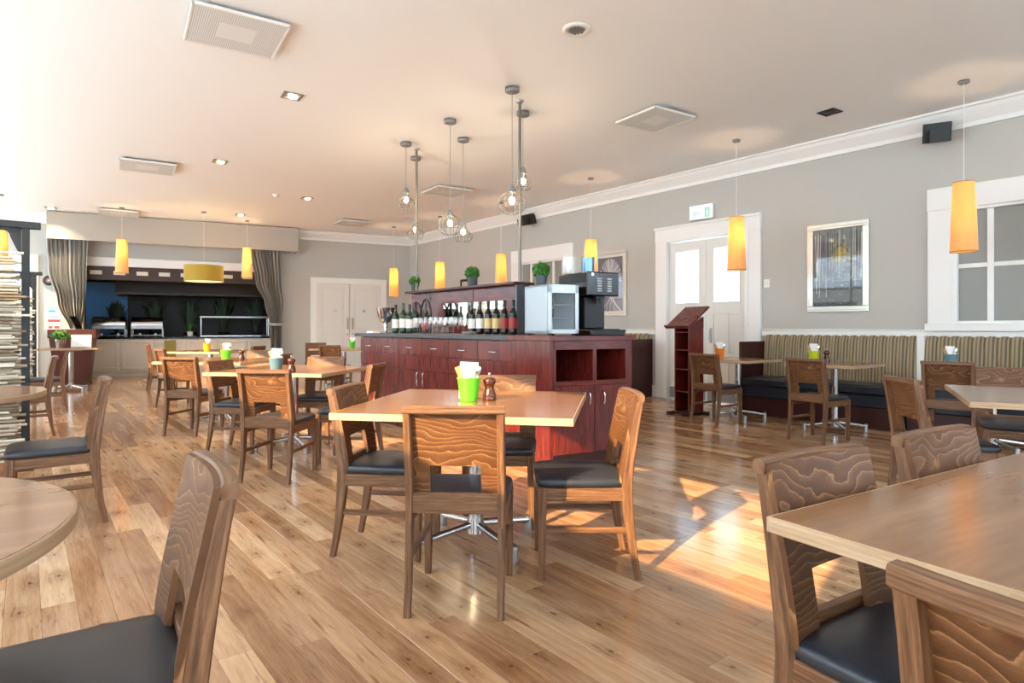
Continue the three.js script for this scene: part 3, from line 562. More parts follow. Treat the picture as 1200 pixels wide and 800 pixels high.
  for (const [N, l] of [[5.23, 'slim steel pole rising from the near end of the bar divider to the ceiling'], [7.5, 'slim steel pole rising from the far end of the bar divider to the ceiling']]) {
    const p = thing('ceiling_pole', l, 'pole', 4.25, 1.67, N);
    mesh('pole_tube', cyl(0.017, 0.017, CH - 1.67 - 0.002, 0, (CH - 1.67) / 2, 0, 18), M.pole, p); mesh('base_flange', cyl(0.04, 0.036, 0.012, 0, 0.006, 0, 20), M.brushed, p); mesh('top_flange', cyl(0.036, 0.045, 0.02, 0, CH - 1.67 - 0.012, 0, 20), M.brushed, p);
  }
}
// bottles, glasses and bar ware
const bottleG = lathe([[0.001, 0.004], [0.03, 0.002], [0.037, 0.006], [0.038, 0.03], [0.038, 0.185], [0.034, 0.21], [0.02, 0.235], [0.0145, 0.25], [0.0135, 0.3], [0.0155, 0.302], [0.0155, 0.314], [0.0125, 0.316], [0.0125, 0.32], [0.001, 0.32]], 24);
const labelG = lathe([[0.0384, 0.06], [0.0388, 0.061], [0.0388, 0.155], [0.0384, 0.156]], 24), capG = lathe([[0.0142, 0.262], [0.0147, 0.262], [0.0147, 0.299], [0.0167, 0.301], [0.0167, 0.322], [0.001, 0.3225]], 20);
function bottle(X, N, glass, lab, cap, text, s = 1, y = 1.1) {
  const t = thing('wine_bottle', text, 'bottle', X, y, N); t.scale.setScalar(s);
  mesh('glass_body', bottleG, glass, t); mesh('paper_label', labelG, lab, t); mesh('capsule', capG, cap, t);
}
{
  const R = ['with a white label, leftmost of the six by the divider post', 'with a white label, second of the six by the divider post', 'with a tan label, third of the six by the divider post', 'with a tan label, fourth of the six by the divider post', 'with a red label, fifth of the six by the divider post', 'with a red label, nearest the divider post'];
  [5.5, 5.35, 5.2, 5.06, 4.92, 4.78].forEach((N, i) => bottle(3.8, N, M.wineBlack, [M.paper, M.paper, M.tan, M.tan, M.red, M.red][i], [M.slate, M.slate, M.black, M.slate, M.black, M.black][i], 'dark wine bottle ' + R[i], 1.08));
  bottle(3.98, 4.72, M.greenGlass, M.paper, M.bluegrey, 'bottle with a teal neck behind the red labelled wine bottles', 1.06);
  const Lb = [[3.72, 7.1, 'green wine bottle with a pale label, left end of the bar group'], [3.72, 6.9, 'green wine bottle with a white label, second from left on the bar'], [3.7, 6.7, 'dark bottle with a large white label, third from left on the bar'], [3.85, 6.58, 'brown bottle standing just left of the wine glasses'], [3.95, 7.0, 'green bottle lying back in the second row under the wire rack'], [3.98, 6.8, 'dark green bottle in the second row before the wire rack']];
  Lb.forEach(([X, N, l], i) => bottle(X, N, i === 3 ? std('#3a1c10', 0.1) : M.greenGlass, i === 3 ? M.red : M.paper, i % 2 ? M.slate : M.black, l, [1.14, 1.18, 1.12, 1.0, 1.25, 1.22][i]));
  const gb = lathe([[0.003, 0.075], [0.012, 0.08], [0.03, 0.1], [0.038, 0.13], [0.036, 0.16], [0.031, 0.19], [0.0302, 0.19], [0.035, 0.16], [0.037, 0.13], [0.029, 0.102], [0.012, 0.083], [0.001, 0.08]], 20), gf = lathe([[0.001, 0], [0.033, 0], [0.032, 0.003], [0.01, 0.006], [0.005, 0.012], [0.0045, 0.076]], 20);
  let proto = null, i = 0;
  for (const [X, n0, c] of [[3.64, 6.4, 8], [3.8, 6.34, 7]]) for (let k = 0; k < c; k++) {
    const N = n0 - k * 0.112, l = `stemmed wine glass on the bar, ${['first', 'second', 'third', 'fourth', 'fifth', 'sixth', 'seventh', 'eighth', 'ninth'][k]} from the left in the ${i < 8 ? 'front' : 'back'} row`; i++;
    if (!proto) { proto = thing('wine_glass', l, 'wine glass', X, 1.1, N, 0, 'stemmed glasses on the bar'); mesh('bowl', gb, M.clear, proto); mesh('stem_foot', gf, M.clear, proto); } else copy(proto, l, X, 1.1, N, 0);
  }
  { // tiered silver goblet, wire wine rack, saucers
    const t = thing('ice_bucket', 'polished silver goblet shaped wine cooler at the left end of the bar', 'wine cooler', 3.72, 1.1, 7.38);
    mesh('bowl', lathe([[0.02, 0.13], [0.06, 0.15], [0.1, 0.22], [0.125, 0.33], [0.13, 0.335], [0.122, 0.33], [0.09, 0.215], [0.03, 0.15], [0.001, 0.145]], 28), M.steel, t); mesh('foot', lathe([[0.001, 0], [0.075, 0], [0.07, 0.012], [0.025, 0.03], [0.02, 0.07], [0.028, 0.1], [0.02, 0.132]], 24), M.steel, t);
    for (const s of [-1, 1]) mesh('ring_handle', placed(new THREE.TorusGeometry(0.03, 0.005, 8, 20), 0, 0.25, s * 0.13, 0, PI / 2), M.steel, t);
    const r = thing('wine_rack', 'black arched wire wine rack standing behind the green bottles', 'wine rack', 4.02, 1.1, 6.98), arch = (z, w, h) => tube([V3(0, 0, z - w), V3(0, h * 0.7, z - w), V3(0, h, z), V3(0, h * 0.7, z + w), V3(0, 0, z + w)], 0.012, 24, 8);
    mesh('arch', arch(-0.1, 0.11, 0.4), M.iron, r); mesh('arch', arch(0.12, 0.12, 0.44), M.iron, r); mesh('cross_bar', [rod(V3(0, 0.1, -0.21), V3(0, 0.1, 0.24), 0.008), rod(V3(0, 0.22, -0.21), V3(0, 0.22, 0.24), 0.008)], M.iron, r);
    for (let k = 0; k < 3; k++) { const s = mesh('saucer', lathe([[0.001, 0.002], [0.04, 0], [0.075, 0.011], [0.076, 0.013], [0.04, 0.005], [0.001, 0.006]], 28), M.white2); s.position.set(3.58, 1.1 + k * 0.009, -5.24); tag(s, ['bottom', 'middle', 'top'][k] + ' white saucer of the small stack before the wine bottles', 'saucer'); }
    const cl = mesh('folded_cloth', [box(0.1, 0.014, 0.2, 0, 0.008, 0, 0.004), box(0.09, 0.012, 0.18, 0.002, 0.021, 0.004, 0.004)], M.paper); cl.position.set(3.55, 1.1, -7.42); tag(cl, 'folded white cloth at the far left end of the bar worktop', 'cloth');
  }
}
// glass fronted counter fridge and coffee machine
{
  const a = 11.3 * PI / 180, f = thing('counter_fridge', 'small silver counter fridge with a glass door on the end cabinet', 'fridge', 3.585, 1.105, 3.98, -a), w = 0.3, d = 0.42, h = 0.43;
  const c = std('#b8c4cc', 0.32, { metalness: 0.35 });
  mesh('cabinet_shell', [span(-w / 2, -w / 2 + 0.02, 0.015, h, -d / 2, d / 2 - 0.03), span(w / 2 - 0.02, w / 2, 0.015, h, -d / 2, d / 2 - 0.03), span(-w / 2, w / 2, h - 0.02, h, -d / 2, d / 2 - 0.03), span(-w / 2, w / 2, 0.015, 0.04, -d / 2, d / 2 - 0.03), span(-w / 2, w / 2, 0.015, h, -d / 2, -d / 2 + 0.02)], c, f);
  const dr = mesh('fridge_door', [span(-w / 2, -w / 2 + 0.035, 0.015, h, d / 2 - 0.03, d / 2), span(w / 2 - 0.035, w / 2, 0.015, h, d / 2 - 0.03, d / 2), span(-w / 2, w / 2, h - 0.075, h, d / 2 - 0.03, d / 2), span(-w / 2, w / 2, 0.015, 0.055, d / 2 - 0.03, d / 2)], M.brushed, f);
  mesh('glass_pane', placed(new THREE.PlaneGeometry(w - 0.06, h - 0.12), 0, 0.205, d / 2 - 0.012), M.clear, dr);
  mesh('display', span(-0.07, 0.0, h - 0.05, h - 0.025, d / 2, d / 2 + 0.003), std('#cfd6ff', 0.4, { emissive: '#b9c4ff', emissiveIntensity: 0.25 }), dr);
  for (const y of [0.15, 0.26]) mesh('wire_shelf', [0, 1, 2, 3, 4, 5].map((k) => rod(V3(-w / 2 + 0.02, y, -0.17 + k * 0.06), V3(w / 2 - 0.02, y, -0.17 + k * 0.06), 0.003, 6)).concat([rod(V3(-w / 2 + 0.03, y, -0.18), V3(-w / 2 + 0.03, y, 0.17), 0.003, 6)]), M.steel, f);
  mesh('milk_container', [span(-0.06, 0.04, 0.268, 0.35, -0.1, 0.02, 0.01), span(-0.04, 0.03, 0.155, 0.23, -0.1, 0.02, 0.01)], M.black, f);
  for (const x of [-1, 1]) for (const z of [-1, 1]) mesh('foot', cyl(0.014, 0.014, 0.016, x * 0.12, 0.008, z * 0.17, 12), M.black, f);
  const k = thing('coffee_machine', 'black bean to cup coffee machine beside the silver counter fridge', 'coffee machine', 3.975, 1.105, 3.9, -a);
  mesh('rear_body', [span(-0.17, 0.17, 0.02, 0.55, -0.25, 0.0, 0.01)], M.black, k);
  mesh('brew_head', [span(-0.17, 0.17, 0.34, 0.55, -0.01, 0.22, 0.012)], M.blackGloss, k);
  mesh('dispenser_column', [span(-0.12, 0.08, 0.06, 0.34, 0.0, 0.1, 0.008)], M.black, k);
  mesh('spout', [cyl(0.012, 0.009, 0.07, -0.03, 0.31, 0.16, 12), cyl(0.012, 0.009, 0.07, 0.01, 0.31, 0.16, 12), box(0.09, 0.04, 0.06, -0.01, 0.335, 0.16)], M.iron, k);
  mesh('drip_tray', [warp(span(-0.17, 0.19, 0.0, 0.05, -0.02, 0.27, 0.006), (v) => { if (v.y > 0.03) v.x *= 1.08; })], M.black, k); mesh('tray_grate', [span(-0.13, 0.15, 0.05, 0.056, 0.03, 0.25)].concat(), M.iron, k);
  for (const x of [-0.045, 0.06]) for (let i = 0; i < 6; i++) mesh('button', span(x - 0.022, x + 0.022, 0.378 + i * 0.021, 0.391 + i * 0.021, 0.218, 0.226, 0.002), std('#aab0b4', 0.35), k);
  mesh('screen', span(-0.05, 0.1, 0.512, 0.538, 0.218, 0.2235, 0.002), std('#3a2420', 0.2), k); mesh('badge', placed(cyl(0.013, 0.013, 0.008), -0.12, 0.525, 0.222, PI / 2), M.steel, k);
  mesh('side_trim', span(-0.174, -0.169, 0.46, 0.54, -0.24, 0.2, 0.002), M.iron, k);
  const canG = () => lathe([[0.001, 0.002], [0.058, 0], [0.06, 0.004], [0.06, 0.15], [0.062, 0.155], [0.058, 0.155], [0.056, 0.01], [0.001, 0.008]], 28);
  [[3.83, 4.02, M.clear, 'clear round container of cups on top of the coffee machine, left'], [4.02, 3.96, std('#6d8ea4', 0.2, { metalness: 0.6 }), 'blue grey steel container on top of the coffee machine, right']].forEach(([X, N, m, l]) => {
    const t = thing('canister', l, 'container', X, 1.655, N); mesh('canister_wall', canG(), m, t); mesh('cup_stack', [0, 1, 2, 3].map((i) => placed(lathe([[0.02, 0], [0.034, 0.05], [0.036, 0.05], [0.036, 0.046], [0.022, 0]], 18), 0, 0.01 + i * 0.026, 0)), M.paper, t);
  });
}
// little clipped box plants
function topiary(X, y, N, s, label) {
  const t = thing('box_plant', label, 'plant', X, y, N), r = rng(floor(X * 91 + N * 17)); t.scale.setScalar(s);
  mesh('pot', lathe([[0.001, 0], [0.05, 0], [0.052, 0.004], [0.064, 0.1], [0.067, 0.102], [0.067, 0.112], [0.062, 0.112], [0.06, 0.095], [0.001, 0.09]], 24), M.pot, t);
  const lv = []; for (let i = 0; i < 420; i++) { const a = r() * 2 * PI, c = r() * 1.8 - 0.8, q = sqrt(max(0, 1 - c * c)), R = 0.07 + 0.018 * r(); const g = new THREE.CircleGeometry(0.011 + 0.006 * r(), 5); g.scale(0.75, 1.2, 1); lv.push(placed(g, cos(a) * q * R, 0.165 + c * R * 0.95, sin(a) * q * R, (r() - 0.5) * 2.4, r() * 6.3, r() * 6.3)); }
  mesh('foliage', lv, M.leaf, t); mesh('leaf_core', placed(new THREE.IcosahedronGeometry(0.066, 2), 0, 0.162, 0), M.leaf, t);
}
topiary(4.25, 1.67, 6.15, 0.98, 'clipped box plant in a dark pot, middle one on the bar divider');
topiary(4.25, 1.67, 7.55, 0.88, 'small clipped box plant in a dark pot at the far end of the bar divider');
topiary(3.56, 1.535, 4.08, 0.85, 'clipped box plant in a dark pot on the silver counter fridge');

// ───────────── hanging lamps ─────────────
function rose(t, drop, r = 0.05, h = 0.03) { mesh('ceiling_rose', lathe([[0.001, drop - h], [r * 0.8, drop - h], [r, drop - h + 0.008], [r, drop - 0.001], [0.001, drop - 0.001]], 24), M.grey, t); }
function amberLamp(X, N, bottom, label, s = 1, top = CH) {
  const t = thing('amber_pendant', label, 'pendant lamp', X, bottom, N), h = 0.7 * s, drop = top - bottom;
  mesh('lamp_shade', lathe([[0.122, 0], [0.118, 0.05], [0.094, h], [0.0925, h], [0.1165, 0.05], [0.1205, 0]].map(([r, y]) => [r * s, y]), 36), M.amber, t);
  mesh('shade_ring', [placed(new THREE.TorusGeometry(0.1205 * s, 0.003, 6, 36), 0, 0.003, 0, PI / 2), placed(new THREE.TorusGeometry(0.094 * s, 0.003, 6, 36), 0, h, 0, PI / 2), rod(V3(-0.094 * s, h - 0.01, 0), V3(0.094 * s, h - 0.01, 0), 0.002, 6)], M.gold, t);
  mesh('bulb', [placed(new THREE.SphereGeometry(0.035, 16, 12), 0, h - 0.2, 0)], M.glow, t);
  mesh('lamp_holder', cyl(0.018, 0.018, 0.1, 0, h - 0.12, 0, 14), M.white, t);
  mesh('cord', rod(V3(0, h - 0.08, 0), V3(0, drop - 0.02, 0), 0.003, 6), M.white, t); rose(t, drop);
  const l = new THREE.PointLight('#ffd2a0', 0.55); l.position.set(0, h - 0.2, 0); l.shadow.radius = 1.7; l.name = 'bulb_glow'; t.add(l);
}
amberLamp(7.42, 2.03, 1.935, 'tall amber pendant lamp in front of the white window, nearest of the right row');
amberLamp(7.39, 4.54, 1.935, 'tall amber pendant lamp in front of the frosted double door');
amberLamp(7.37, 7.2, 1.935, 'amber pendant lamp seen above the coffee machine');
amberLamp(7.4, 9.7, 1.935, 'amber pendant lamp just left of the near bar pole');
amberLamp(7.25, 11.75, 1.935, 'amber pendant lamp between the two bar plants');
amberLamp(7.1, 13.65, 1.935, 'amber pendant lamp at the left end of the bar, beside the white doors');
amberLamp(1.56, 14.96, 2.3, 'amber pendant lamp on the left before the serving opening');
amberLamp(4.03, 15.0, 2.33, 'amber pendant lamp on the right before the serving opening');
amberLamp(-0.36, 14.9, 2.35, 'amber pendant lamp at the left edge above the slatted screen');
{
  const t = thing('drum_pendant', 'wide mustard drum pendant lamp before the serving opening', 'pendant lamp', 3.0, 2.16, 14.44), R = 0.385;
  mesh('drum_shade', lathe([[R, 0], [R, 0.34], [R - 0.004, 0.34], [R - 0.004, 0]], 56), M.drum, t); mesh('diffuser', placed(cyl(R - 0.006, R - 0.006, 0.008, 0, 0.012, 0, 48)), std('#fff6d8', 0.6, { emissive: '#fff0c0', emissiveIntensity: 0.35 }), t);
  mesh('cord', rod(V3(0, 0.3, 0), V3(0, CH - 2.18, 0), 0.003, 6), M.white, t); mesh('spider', [0, 1, 2].map((k) => rod(V3(0, 0.3, 0), V3(cos(k * 2.1) * R, 0.33, sin(k * 2.1) * R), 0.003, 6)), M.white, t); rose(t, CH - 2.16);
  const l = new THREE.PointLight('#ffe6b8', 0.35); l.position.set(0, 0.2, 0); l.shadow.radius = 2; t.add(l); mesh('bulb', placed(new THREE.SphereGeometry(0.04, 14, 10), 0, 0.2, 0), M.glow, t);
}
function cageLamp(X, N, y, kind, label) {
  const t = thing('cage_pendant', label, 'pendant lamp', X, y, N), drop = CH - y, wire = (pts, closed = false) => tube(pts, 0.003, 16, 5, closed), ring = (r, h) => placed(new THREE.TorusGeometry(r, 0.0022, 5, 28), 0, h, 0, PI / 2);
  mesh('bulb', [placed(new THREE.SphereGeometry(0.032, 16, 12), 0, 0, 0, 0, 0, 0, V3(1, 1.25, 1))], M.bulb, t);
  mesh('lamp_holder', lathe([[0.02, 0.035], [0.022, 0.07], [0.04, 0.085], [0.043, 0.1], [0.024, 0.15], [0.012, 0.165], [0.001, 0.167]], 22), M.grey, t);
  mesh('cord', rod(V3(0, 0.165, 0), V3(0, drop - 0.03, 0), 0.0035, 6), M.grey, t); rose(t, drop, 0.075, 0.05);
  const prof = { globe: [[0.04, 0.095], [0.12, 0.04], [0.15, -0.03], [0.12, -0.1], [0.05, -0.14]], crown: [[0.03, 0.1], [0.035, 0.05], [0.11, -0.02], [0.12, -0.05], [0.075, -0.12]], tulip: [[0.03, 0.12], [0.045, 0.05], [0.085, -0.02], [0.09, -0.08], [0.04, -0.1]], basket: [[0.03, 0.1], [0.05, 0.03], [0.1, -0.02], [0.13, -0.05], [0.085, -0.13]] }[kind], n = kind === 'globe' ? 9 : 8;
  for (let k = 0; k < n; k++) { const a = k / n * 2 * PI; mesh('cage_wire', wire(prof.map(([r, h]) => V3(cos(a) * r, h, sin(a) * r))), M.wire, t); }
  mesh('cage_ring', [ring(prof[prof.length - 1][0], prof[prof.length - 1][1]), ring(prof[2][0], prof[2][1])].concat(kind === 'globe' ? [] : [ring(prof[3][0], prof[3][1])]), M.wire, t);
  const l = new THREE.PointLight('#ffe6c4', 0.28); l.shadow.radius = 1.6; l.name = 'bulb_glow'; t.add(l);
}
cageLamp(3.96, 5.0, 2.49, 'globe', 'wire globe pendant lamp, nearest and lowest of the near row over the bar');
cageLamp(4.5, 5.48, 2.86, 'tulip', 'slender wire cage pendant lamp half behind the near ceiling pole');
cageLamp(3.98, 6.22, 2.42, 'globe', 'wire globe pendant lamp in the middle of the front row over the bar');
cageLamp(4.51, 6.73, 2.43, 'basket', 'wire basket pendant lamp in the middle, lower right of the middle globe');
cageLamp(4.01, 7.36, 2.89, 'crown', 'bright wire crown pendant lamp farthest left over the bar');
cageLamp(4.46, 7.9, 2.6, 'basket', 'wire pendant lamp half behind the far ceiling pole');

// ───────────── ceiling fittings ─────────────
const perf = tex(512, 512, (u, v) => { const a = (u * 46) % 1 - 0.5, b = (v * 46) % 1 - 0.5, c = max(abs(u - 0.5) * 1.0, abs(v - 0.5)), on = c > 0.19 && c < 0.47 && hypot(a, b) < 0.3; return on ? [158, 160, 160] : [226, 227, 224]; });
const perfM = std('#ffffff', 0.5, { map: perf });
function airVent(X, N, label, s = 0.66) {
  const t = thing('ceiling_vent', label, 'vent', X, CH, N, -0.1);
  const g = span(-s / 2 + 0.02, s / 2 - 0.02, -0.05, -0.03, -s / 2 + 0.02, s / 2 - 0.02, 0.003); const p = g.attributes.position, uv = g.attributes.uv; for (let i = 0; i < p.count; i++) uv.setXY(i, p.getX(i) / s + 0.5, p.getZ(i) / s + 0.5);
  mesh('perforated_plate', g, perfM, t);
  mesh('housing', span(-s / 2 + 0.07, s / 2 - 0.07, -0.03, -0.001, -s / 2 + 0.07, s / 2 - 0.07), M.grey, t);
  mesh('rim', [[1, 0], [-1, 0], [0, 1], [0, -1]].map(([a, b]) => box(a ? 0.02 : s, 0.026, a ? s : 0.02, a * (s / 2 - 0.01), -0.04, b * (s / 2 - 0.01), 0.003)), M.white2, t);
}
airVent(1.37, 5.42, 'large square perforated air vent in the ceiling at top left', 0.72);
airVent(5.82, 4.63, 'square perforated ceiling vent right of the bar lamps');
airVent(1.46, 10.8, 'square perforated ceiling vent at left, between two downlights', 0.74);
airVent(1.55, 15.5, 'square ceiling vent at far left near the curtain', 0.74);
airVent(5.95, 9.4, 'square ceiling vent seen behind the middle cage lamps', 0.7);
airVent(6.0, 13.6, 'farthest square ceiling vent, left of the ceiling poles', 0.7);
function downlight(X, N, label, lit) {
  const t = thing('downlight', label, 'downlight', X, CH, N, -0.1), s = 0.2;
  mesh('trim_frame', [[1, 0], [-1, 0], [0, 1], [0, -1]].map(([a, b]) => box(a ? 0.022 : s, 0.012, a ? s : 0.022, a * (s / 2 - 0.011), -0.006, b * (s / 2 - 0.011), 0.002)), lit ? M.brushed : M.iron, t);
  mesh('recess', [span(-s / 2 + 0.02, s / 2 - 0.02, -0.004, -0.001, -s / 2 + 0.02, s / 2 - 0.02, 0.001)], lit ? std('#b9b4a6', 0.3, { metalness: 0.6 }) : M.black, t);
  mesh('lamp_face', cyl(0.045, 0.05, 0.02, 0.01, -0.013, 0.0, 20), lit ? M.spotGlow : M.iron, t);
  if (lit) { const l = new THREE.SpotLight('#ffe2b4', 5, 0, 1.0, 0.6); l.position.set(0.01, -0.03, 0); l.target.position.set(0.01, -3, 0); l.shadow.radius = 2; t.add(l, l.target); }
}
downlight(2.24, 6.63, 'lit square downlight in the ceiling below the large air vent', true);
downlight(2.28, 9.92, 'lit square downlight between the left ceiling vent and the smoke detector', true);
downlight(4.24, 11.69, 'lit square downlight above the middle of the room, right of the smoke detector', true);
downlight(7.27, 3.28, 'unlit dark square downlight in the ceiling at right', false);
downlight(0.4, 15.9, 'lit square downlight at the far left over the glazed door', true);
downlight(3.7, 14.3, 'lit square downlight above the right amber lamp by the curtain', true);
{
  const r = thing('round_vent', 'small round louvred ceiling vent at top centre', 'vent', 3.6, CH, 3.68);
  mesh('vent_rim', lathe([[0.001, -0.004], [0.075, -0.006], [0.085, -0.02], [0.105, -0.02], [0.118, -0.008], [0.12, -0.001]], 36), M.white2, r);
  for (let k = 0; k < 5; k++) mesh('louvre', box(0.14 - abs(k - 2) * 0.025, 0.014, 0.006, 0, -0.014, (k - 2) * 0.026, 0.002, 'x', [0.6, 0, 0]), M.grey, r);
  const s = thing('smoke_detector', 'white round smoke detector on the ceiling above the serving opening', 'smoke detector', 3.67, CH, 11.75);
  mesh('detector_base', cyl(0.06, 0.065, 0.02, 0, -0.011, 0, 28), M.white, s); mesh('detector_head', cyl(0.035, 0.05, 0.03, 0, -0.036, 0, 28), M.white2, s);
}

// ───────────── on the right wall ─────────────
function canvasTex(w, h, draw) { const c = document.createElement('canvas'); c.width = w; c.height = h; draw(c.getContext('2d'), w, h); const t = new THREE.CanvasTexture(c); t.colorSpace = THREE.SRGBColorSpace; return t; }
function frameBars(w, h, b, d) { return [[0, -h / 2 + b / 2, w, b], [0, h / 2 - b / 2, w, b], [-w / 2 + b / 2, 0, b, h - 2 * b], [w / 2 - b / 2, 0, b, h - 2 * b]].flatMap(([x, y, ww, hh]) => { const out = [box(ww, hh, d, x, y, d / 2, 0.006)]; const in1 = ww > hh; out.push(box(in1 ? ww - 0.03 : ww * 0.35, in1 ? hh * 0.35 : hh - 0.0, d * 0.5, x, y, d + d * 0.1, 0.005)); return out; }); }
function picture(N0, N1, y0, y1, b, mat, art, matte, label) {
  const w = N0 - N1, h = y1 - y0, t = thing('framed_picture', label, 'picture', XR - 0.002, (y0 + y1) / 2, (N0 + N1) / 2, -PI / 2);
  mesh('picture_frame', frameBars(w, h, b, 0.03), mat, t);
  if (matte) mesh('mount', span(-w / 2 + b, w / 2 - b, -h / 2 + b, h / 2 - b, 0.004, 0.01, 0.001), M.offwhite, t);
  const m = matte, pw = w - 2 * b - 2 * m, ph = h - 2 * b - 2 * m;
  mesh('print', placed(new THREE.PlaneGeometry(pw, ph), 0, 0, 0.0115), phy({ map: art, roughness: 0.5, clearcoat: 0.9, clearcoatRoughness: 0.03 }), t);
  return t;
}
picture(4.07, 3.29, 1.38, 2.55, 0.075, std('#d6d2c6', 0.3, { metalness: 0.55 }), canvasTex(512, 768, (c, w, h) => {
  const r = rng(9); c.fillStyle = '#6f7370'; c.fillRect(0, 0, w, h);
  for (let i = 0; i < 60; i++) { c.fillStyle = ['#8b8c82', '#9a9a90', '#5c625f', '#7b7c70'][i % 4]; c.fillRect(r() * w, r() * h * 0.7, 20 + r() * 80, 20 + r() * 120); }
  c.fillStyle = '#3f4648'; c.fillRect(0, h * 0.68, w, h * 0.32);
  for (let i = 0; i < 90; i++) { c.globalAlpha = 0.5; c.fillStyle = ['#c79a2e', '#d8b23c', '#a58a34'][i % 3]; const a = r() * 6.28, q = r() * 110; c.beginPath(); c.arc(w * 0.55 + cos(a) * q, h * 0.34 + sin(a) * q * 1.1, 6 + r() * 14, 0, 7); c.fill(); }
  c.globalAlpha = 0.85; for (let i = 0; i < 46; i++) { c.strokeStyle = ['#1d2022', '#2a2d2c', '#c9c9c0', '#3a3c38'][i % 4]; c.lineWidth = 2 + r() * 7; const x = r() * w; c.beginPath(); c.moveTo(x, r() * 60); c.lineTo(x + (r() - 0.5) * 30, h * (0.55 + r() * 0.35)); c.stroke(); }
  for (let i = 0; i < 240; i++) { c.globalAlpha = 0.4; c.fillStyle = i % 2 ? '#d8d8cc' : '#22282a'; c.fillRect(r() * w, h * 0.5 + r() * h * 0.48, 3 + r() * 20, 2 + r() * 6); }
}), 0, 'silver framed dark print of tree trunks with golden leaves between the double door and window');
picture(8.08, 7.29, 1.38, 2.55, 0.04, std('#d9d3c4', 0.35, { metalness: 0.3 }), canvasTex(512, 768, (c, w, h) => {
  const r = rng(4); c.fillStyle = '#6d6670'; c.fillRect(0, 0, w, h); c.fillStyle = '#57505a'; c.fillRect(0, 0, w, h * 0.45);
  for (let i = 0; i < 26; i++) { c.strokeStyle = ['#d9d6d6', '#b9b6ba', '#f0eeea', '#8f8a92'][i % 4]; c.lineWidth = 8 + r() * 22; c.globalAlpha = 0.7; const a = -2.9 + i * 0.12; c.beginPath(); c.moveTo(w * 0.5, h * 0.52); c.quadraticCurveTo(w * 0.5 + cos(a) * 120, h * 0.35 + sin(a) * 120, w * 0.5 + cos(a) * 240, h * 0.42 + sin(a) * 300); c.stroke(); }
  for (let i = 0; i < 14; i++) { c.strokeStyle = ['#d2742a', '#e8a03c'][i % 2]; c.lineWidth = 6; const a = -2.4 + i * 0.12; c.beginPath(); c.moveTo(w * 0.48, h * 0.5); c.lineTo(w * 0.48 + cos(a) * 90, h * 0.42 + sin(a) * 110); c.stroke(); }
  for (let i = 0; i < 20; i++) { c.strokeStyle = i % 2 ? '#e2e0dc' : '#8a8890'; c.lineWidth = 6 + r() * 12; c.globalAlpha = 0.6; c.beginPath(); c.moveTo(r() * w, h); c.quadraticCurveTo(w * 0.5, h * 0.8, w * (0.2 + r() * 0.6), h * 0.55); c.stroke(); }
}), 0.055, 'pale framed grey flower print partly hidden behind the coffee machine');
picture(12.6, 11.9, 1.5, 2.35, 0.06, M.black, canvasTex(256, 320, (c, w, h) => { const r = rng(6); c.fillStyle = '#b8b4aa'; c.fillRect(0, 0, w, h); c.fillStyle = '#3c3c3c'; for (let i = 0; i < 14; i++) c.fillRect(20 + (i % 5) * 44, 60 + floor(i / 5) * 90, 22, 60 + r() * 20); }), 0.04, 'small black framed picture on the far wall behind the middle bar plant');
{
  const s = thing('exit_sign', 'small lit green and white exit sign box above the frosted double door', 'sign', XR - 0.05, 2.87, 5.72, -PI / 2 + 0.1);
  mesh('sign_body', span(-0.2, 0.2, 0, 0.23, -0.03, 0.03, 0.004), M.white, s); mesh('wall_bracket', span(-0.06, 0.06, 0.05, 0.16, -0.05, -0.02), M.grey, s);
  mesh('sign_face', placed(new THREE.PlaneGeometry(0.38, 0.2), 0, 0.118, 0.0315), phy({ roughness: 0.35, color: '#9a9a9a', emissive: '#ffffff', emissiveIntensity: 0.26, emissiveMap: canvasTex(384, 200, (c, w, h) => {
    c.fillStyle = '#e8fff4'; c.fillRect(0, 0, w, h); c.fillStyle = '#18b07c'; c.fillRect(w * 0.68, h * 0.2, w * 0.22, h * 0.75);
    c.fillStyle = '#eafff6'; c.beginPath(); c.arc(w * 0.79, h * 0.34, 13, 0, 7); c.fill(); c.lineWidth = 14; c.strokeStyle = '#eafff6'; c.lineCap = 'round';
    for (const l of [[0.785, 0.45, 0.78, 0.65], [0.78, 0.65, 0.735, 0.78], [0.78, 0.65, 0.83, 0.74], [0.83, 0.74, 0.82, 0.9], [0.785, 0.48, 0.73, 0.56], [0.785, 0.48, 0.845, 0.58]]) { c.beginPath(); c.moveTo(l[0] * w, l[1] * h); c.lineTo(l[2] * w, l[3] * h); c.stroke(); }
    c.strokeStyle = '#2fbf90'; c.lineWidth = 16; c.beginPath(); c.moveTo(w * 0.55, h * 0.6); c.lineTo(w * 0.16, h * 0.6); c.moveTo(w * 0.28, h * 0.42); c.lineTo(w * 0.16, h * 0.6); c.lineTo(w * 0.28, h * 0.78); c.stroke();
  }) }), s);
  const w = thing('light_switch', 'white light switch on the wall right of the double door', 'switch', XR - 0.001, 1.81, 4.66, -PI / 2);
  mesh('switch_plate', span(-0.045, 0.045, -0.06, 0.06, 0, 0.012, 0.003), M.white, w); mesh('rocker', span(-0.014, 0.014, -0.025, 0.025, 0.012, 0.018, 0.002), M.white2, w);
}
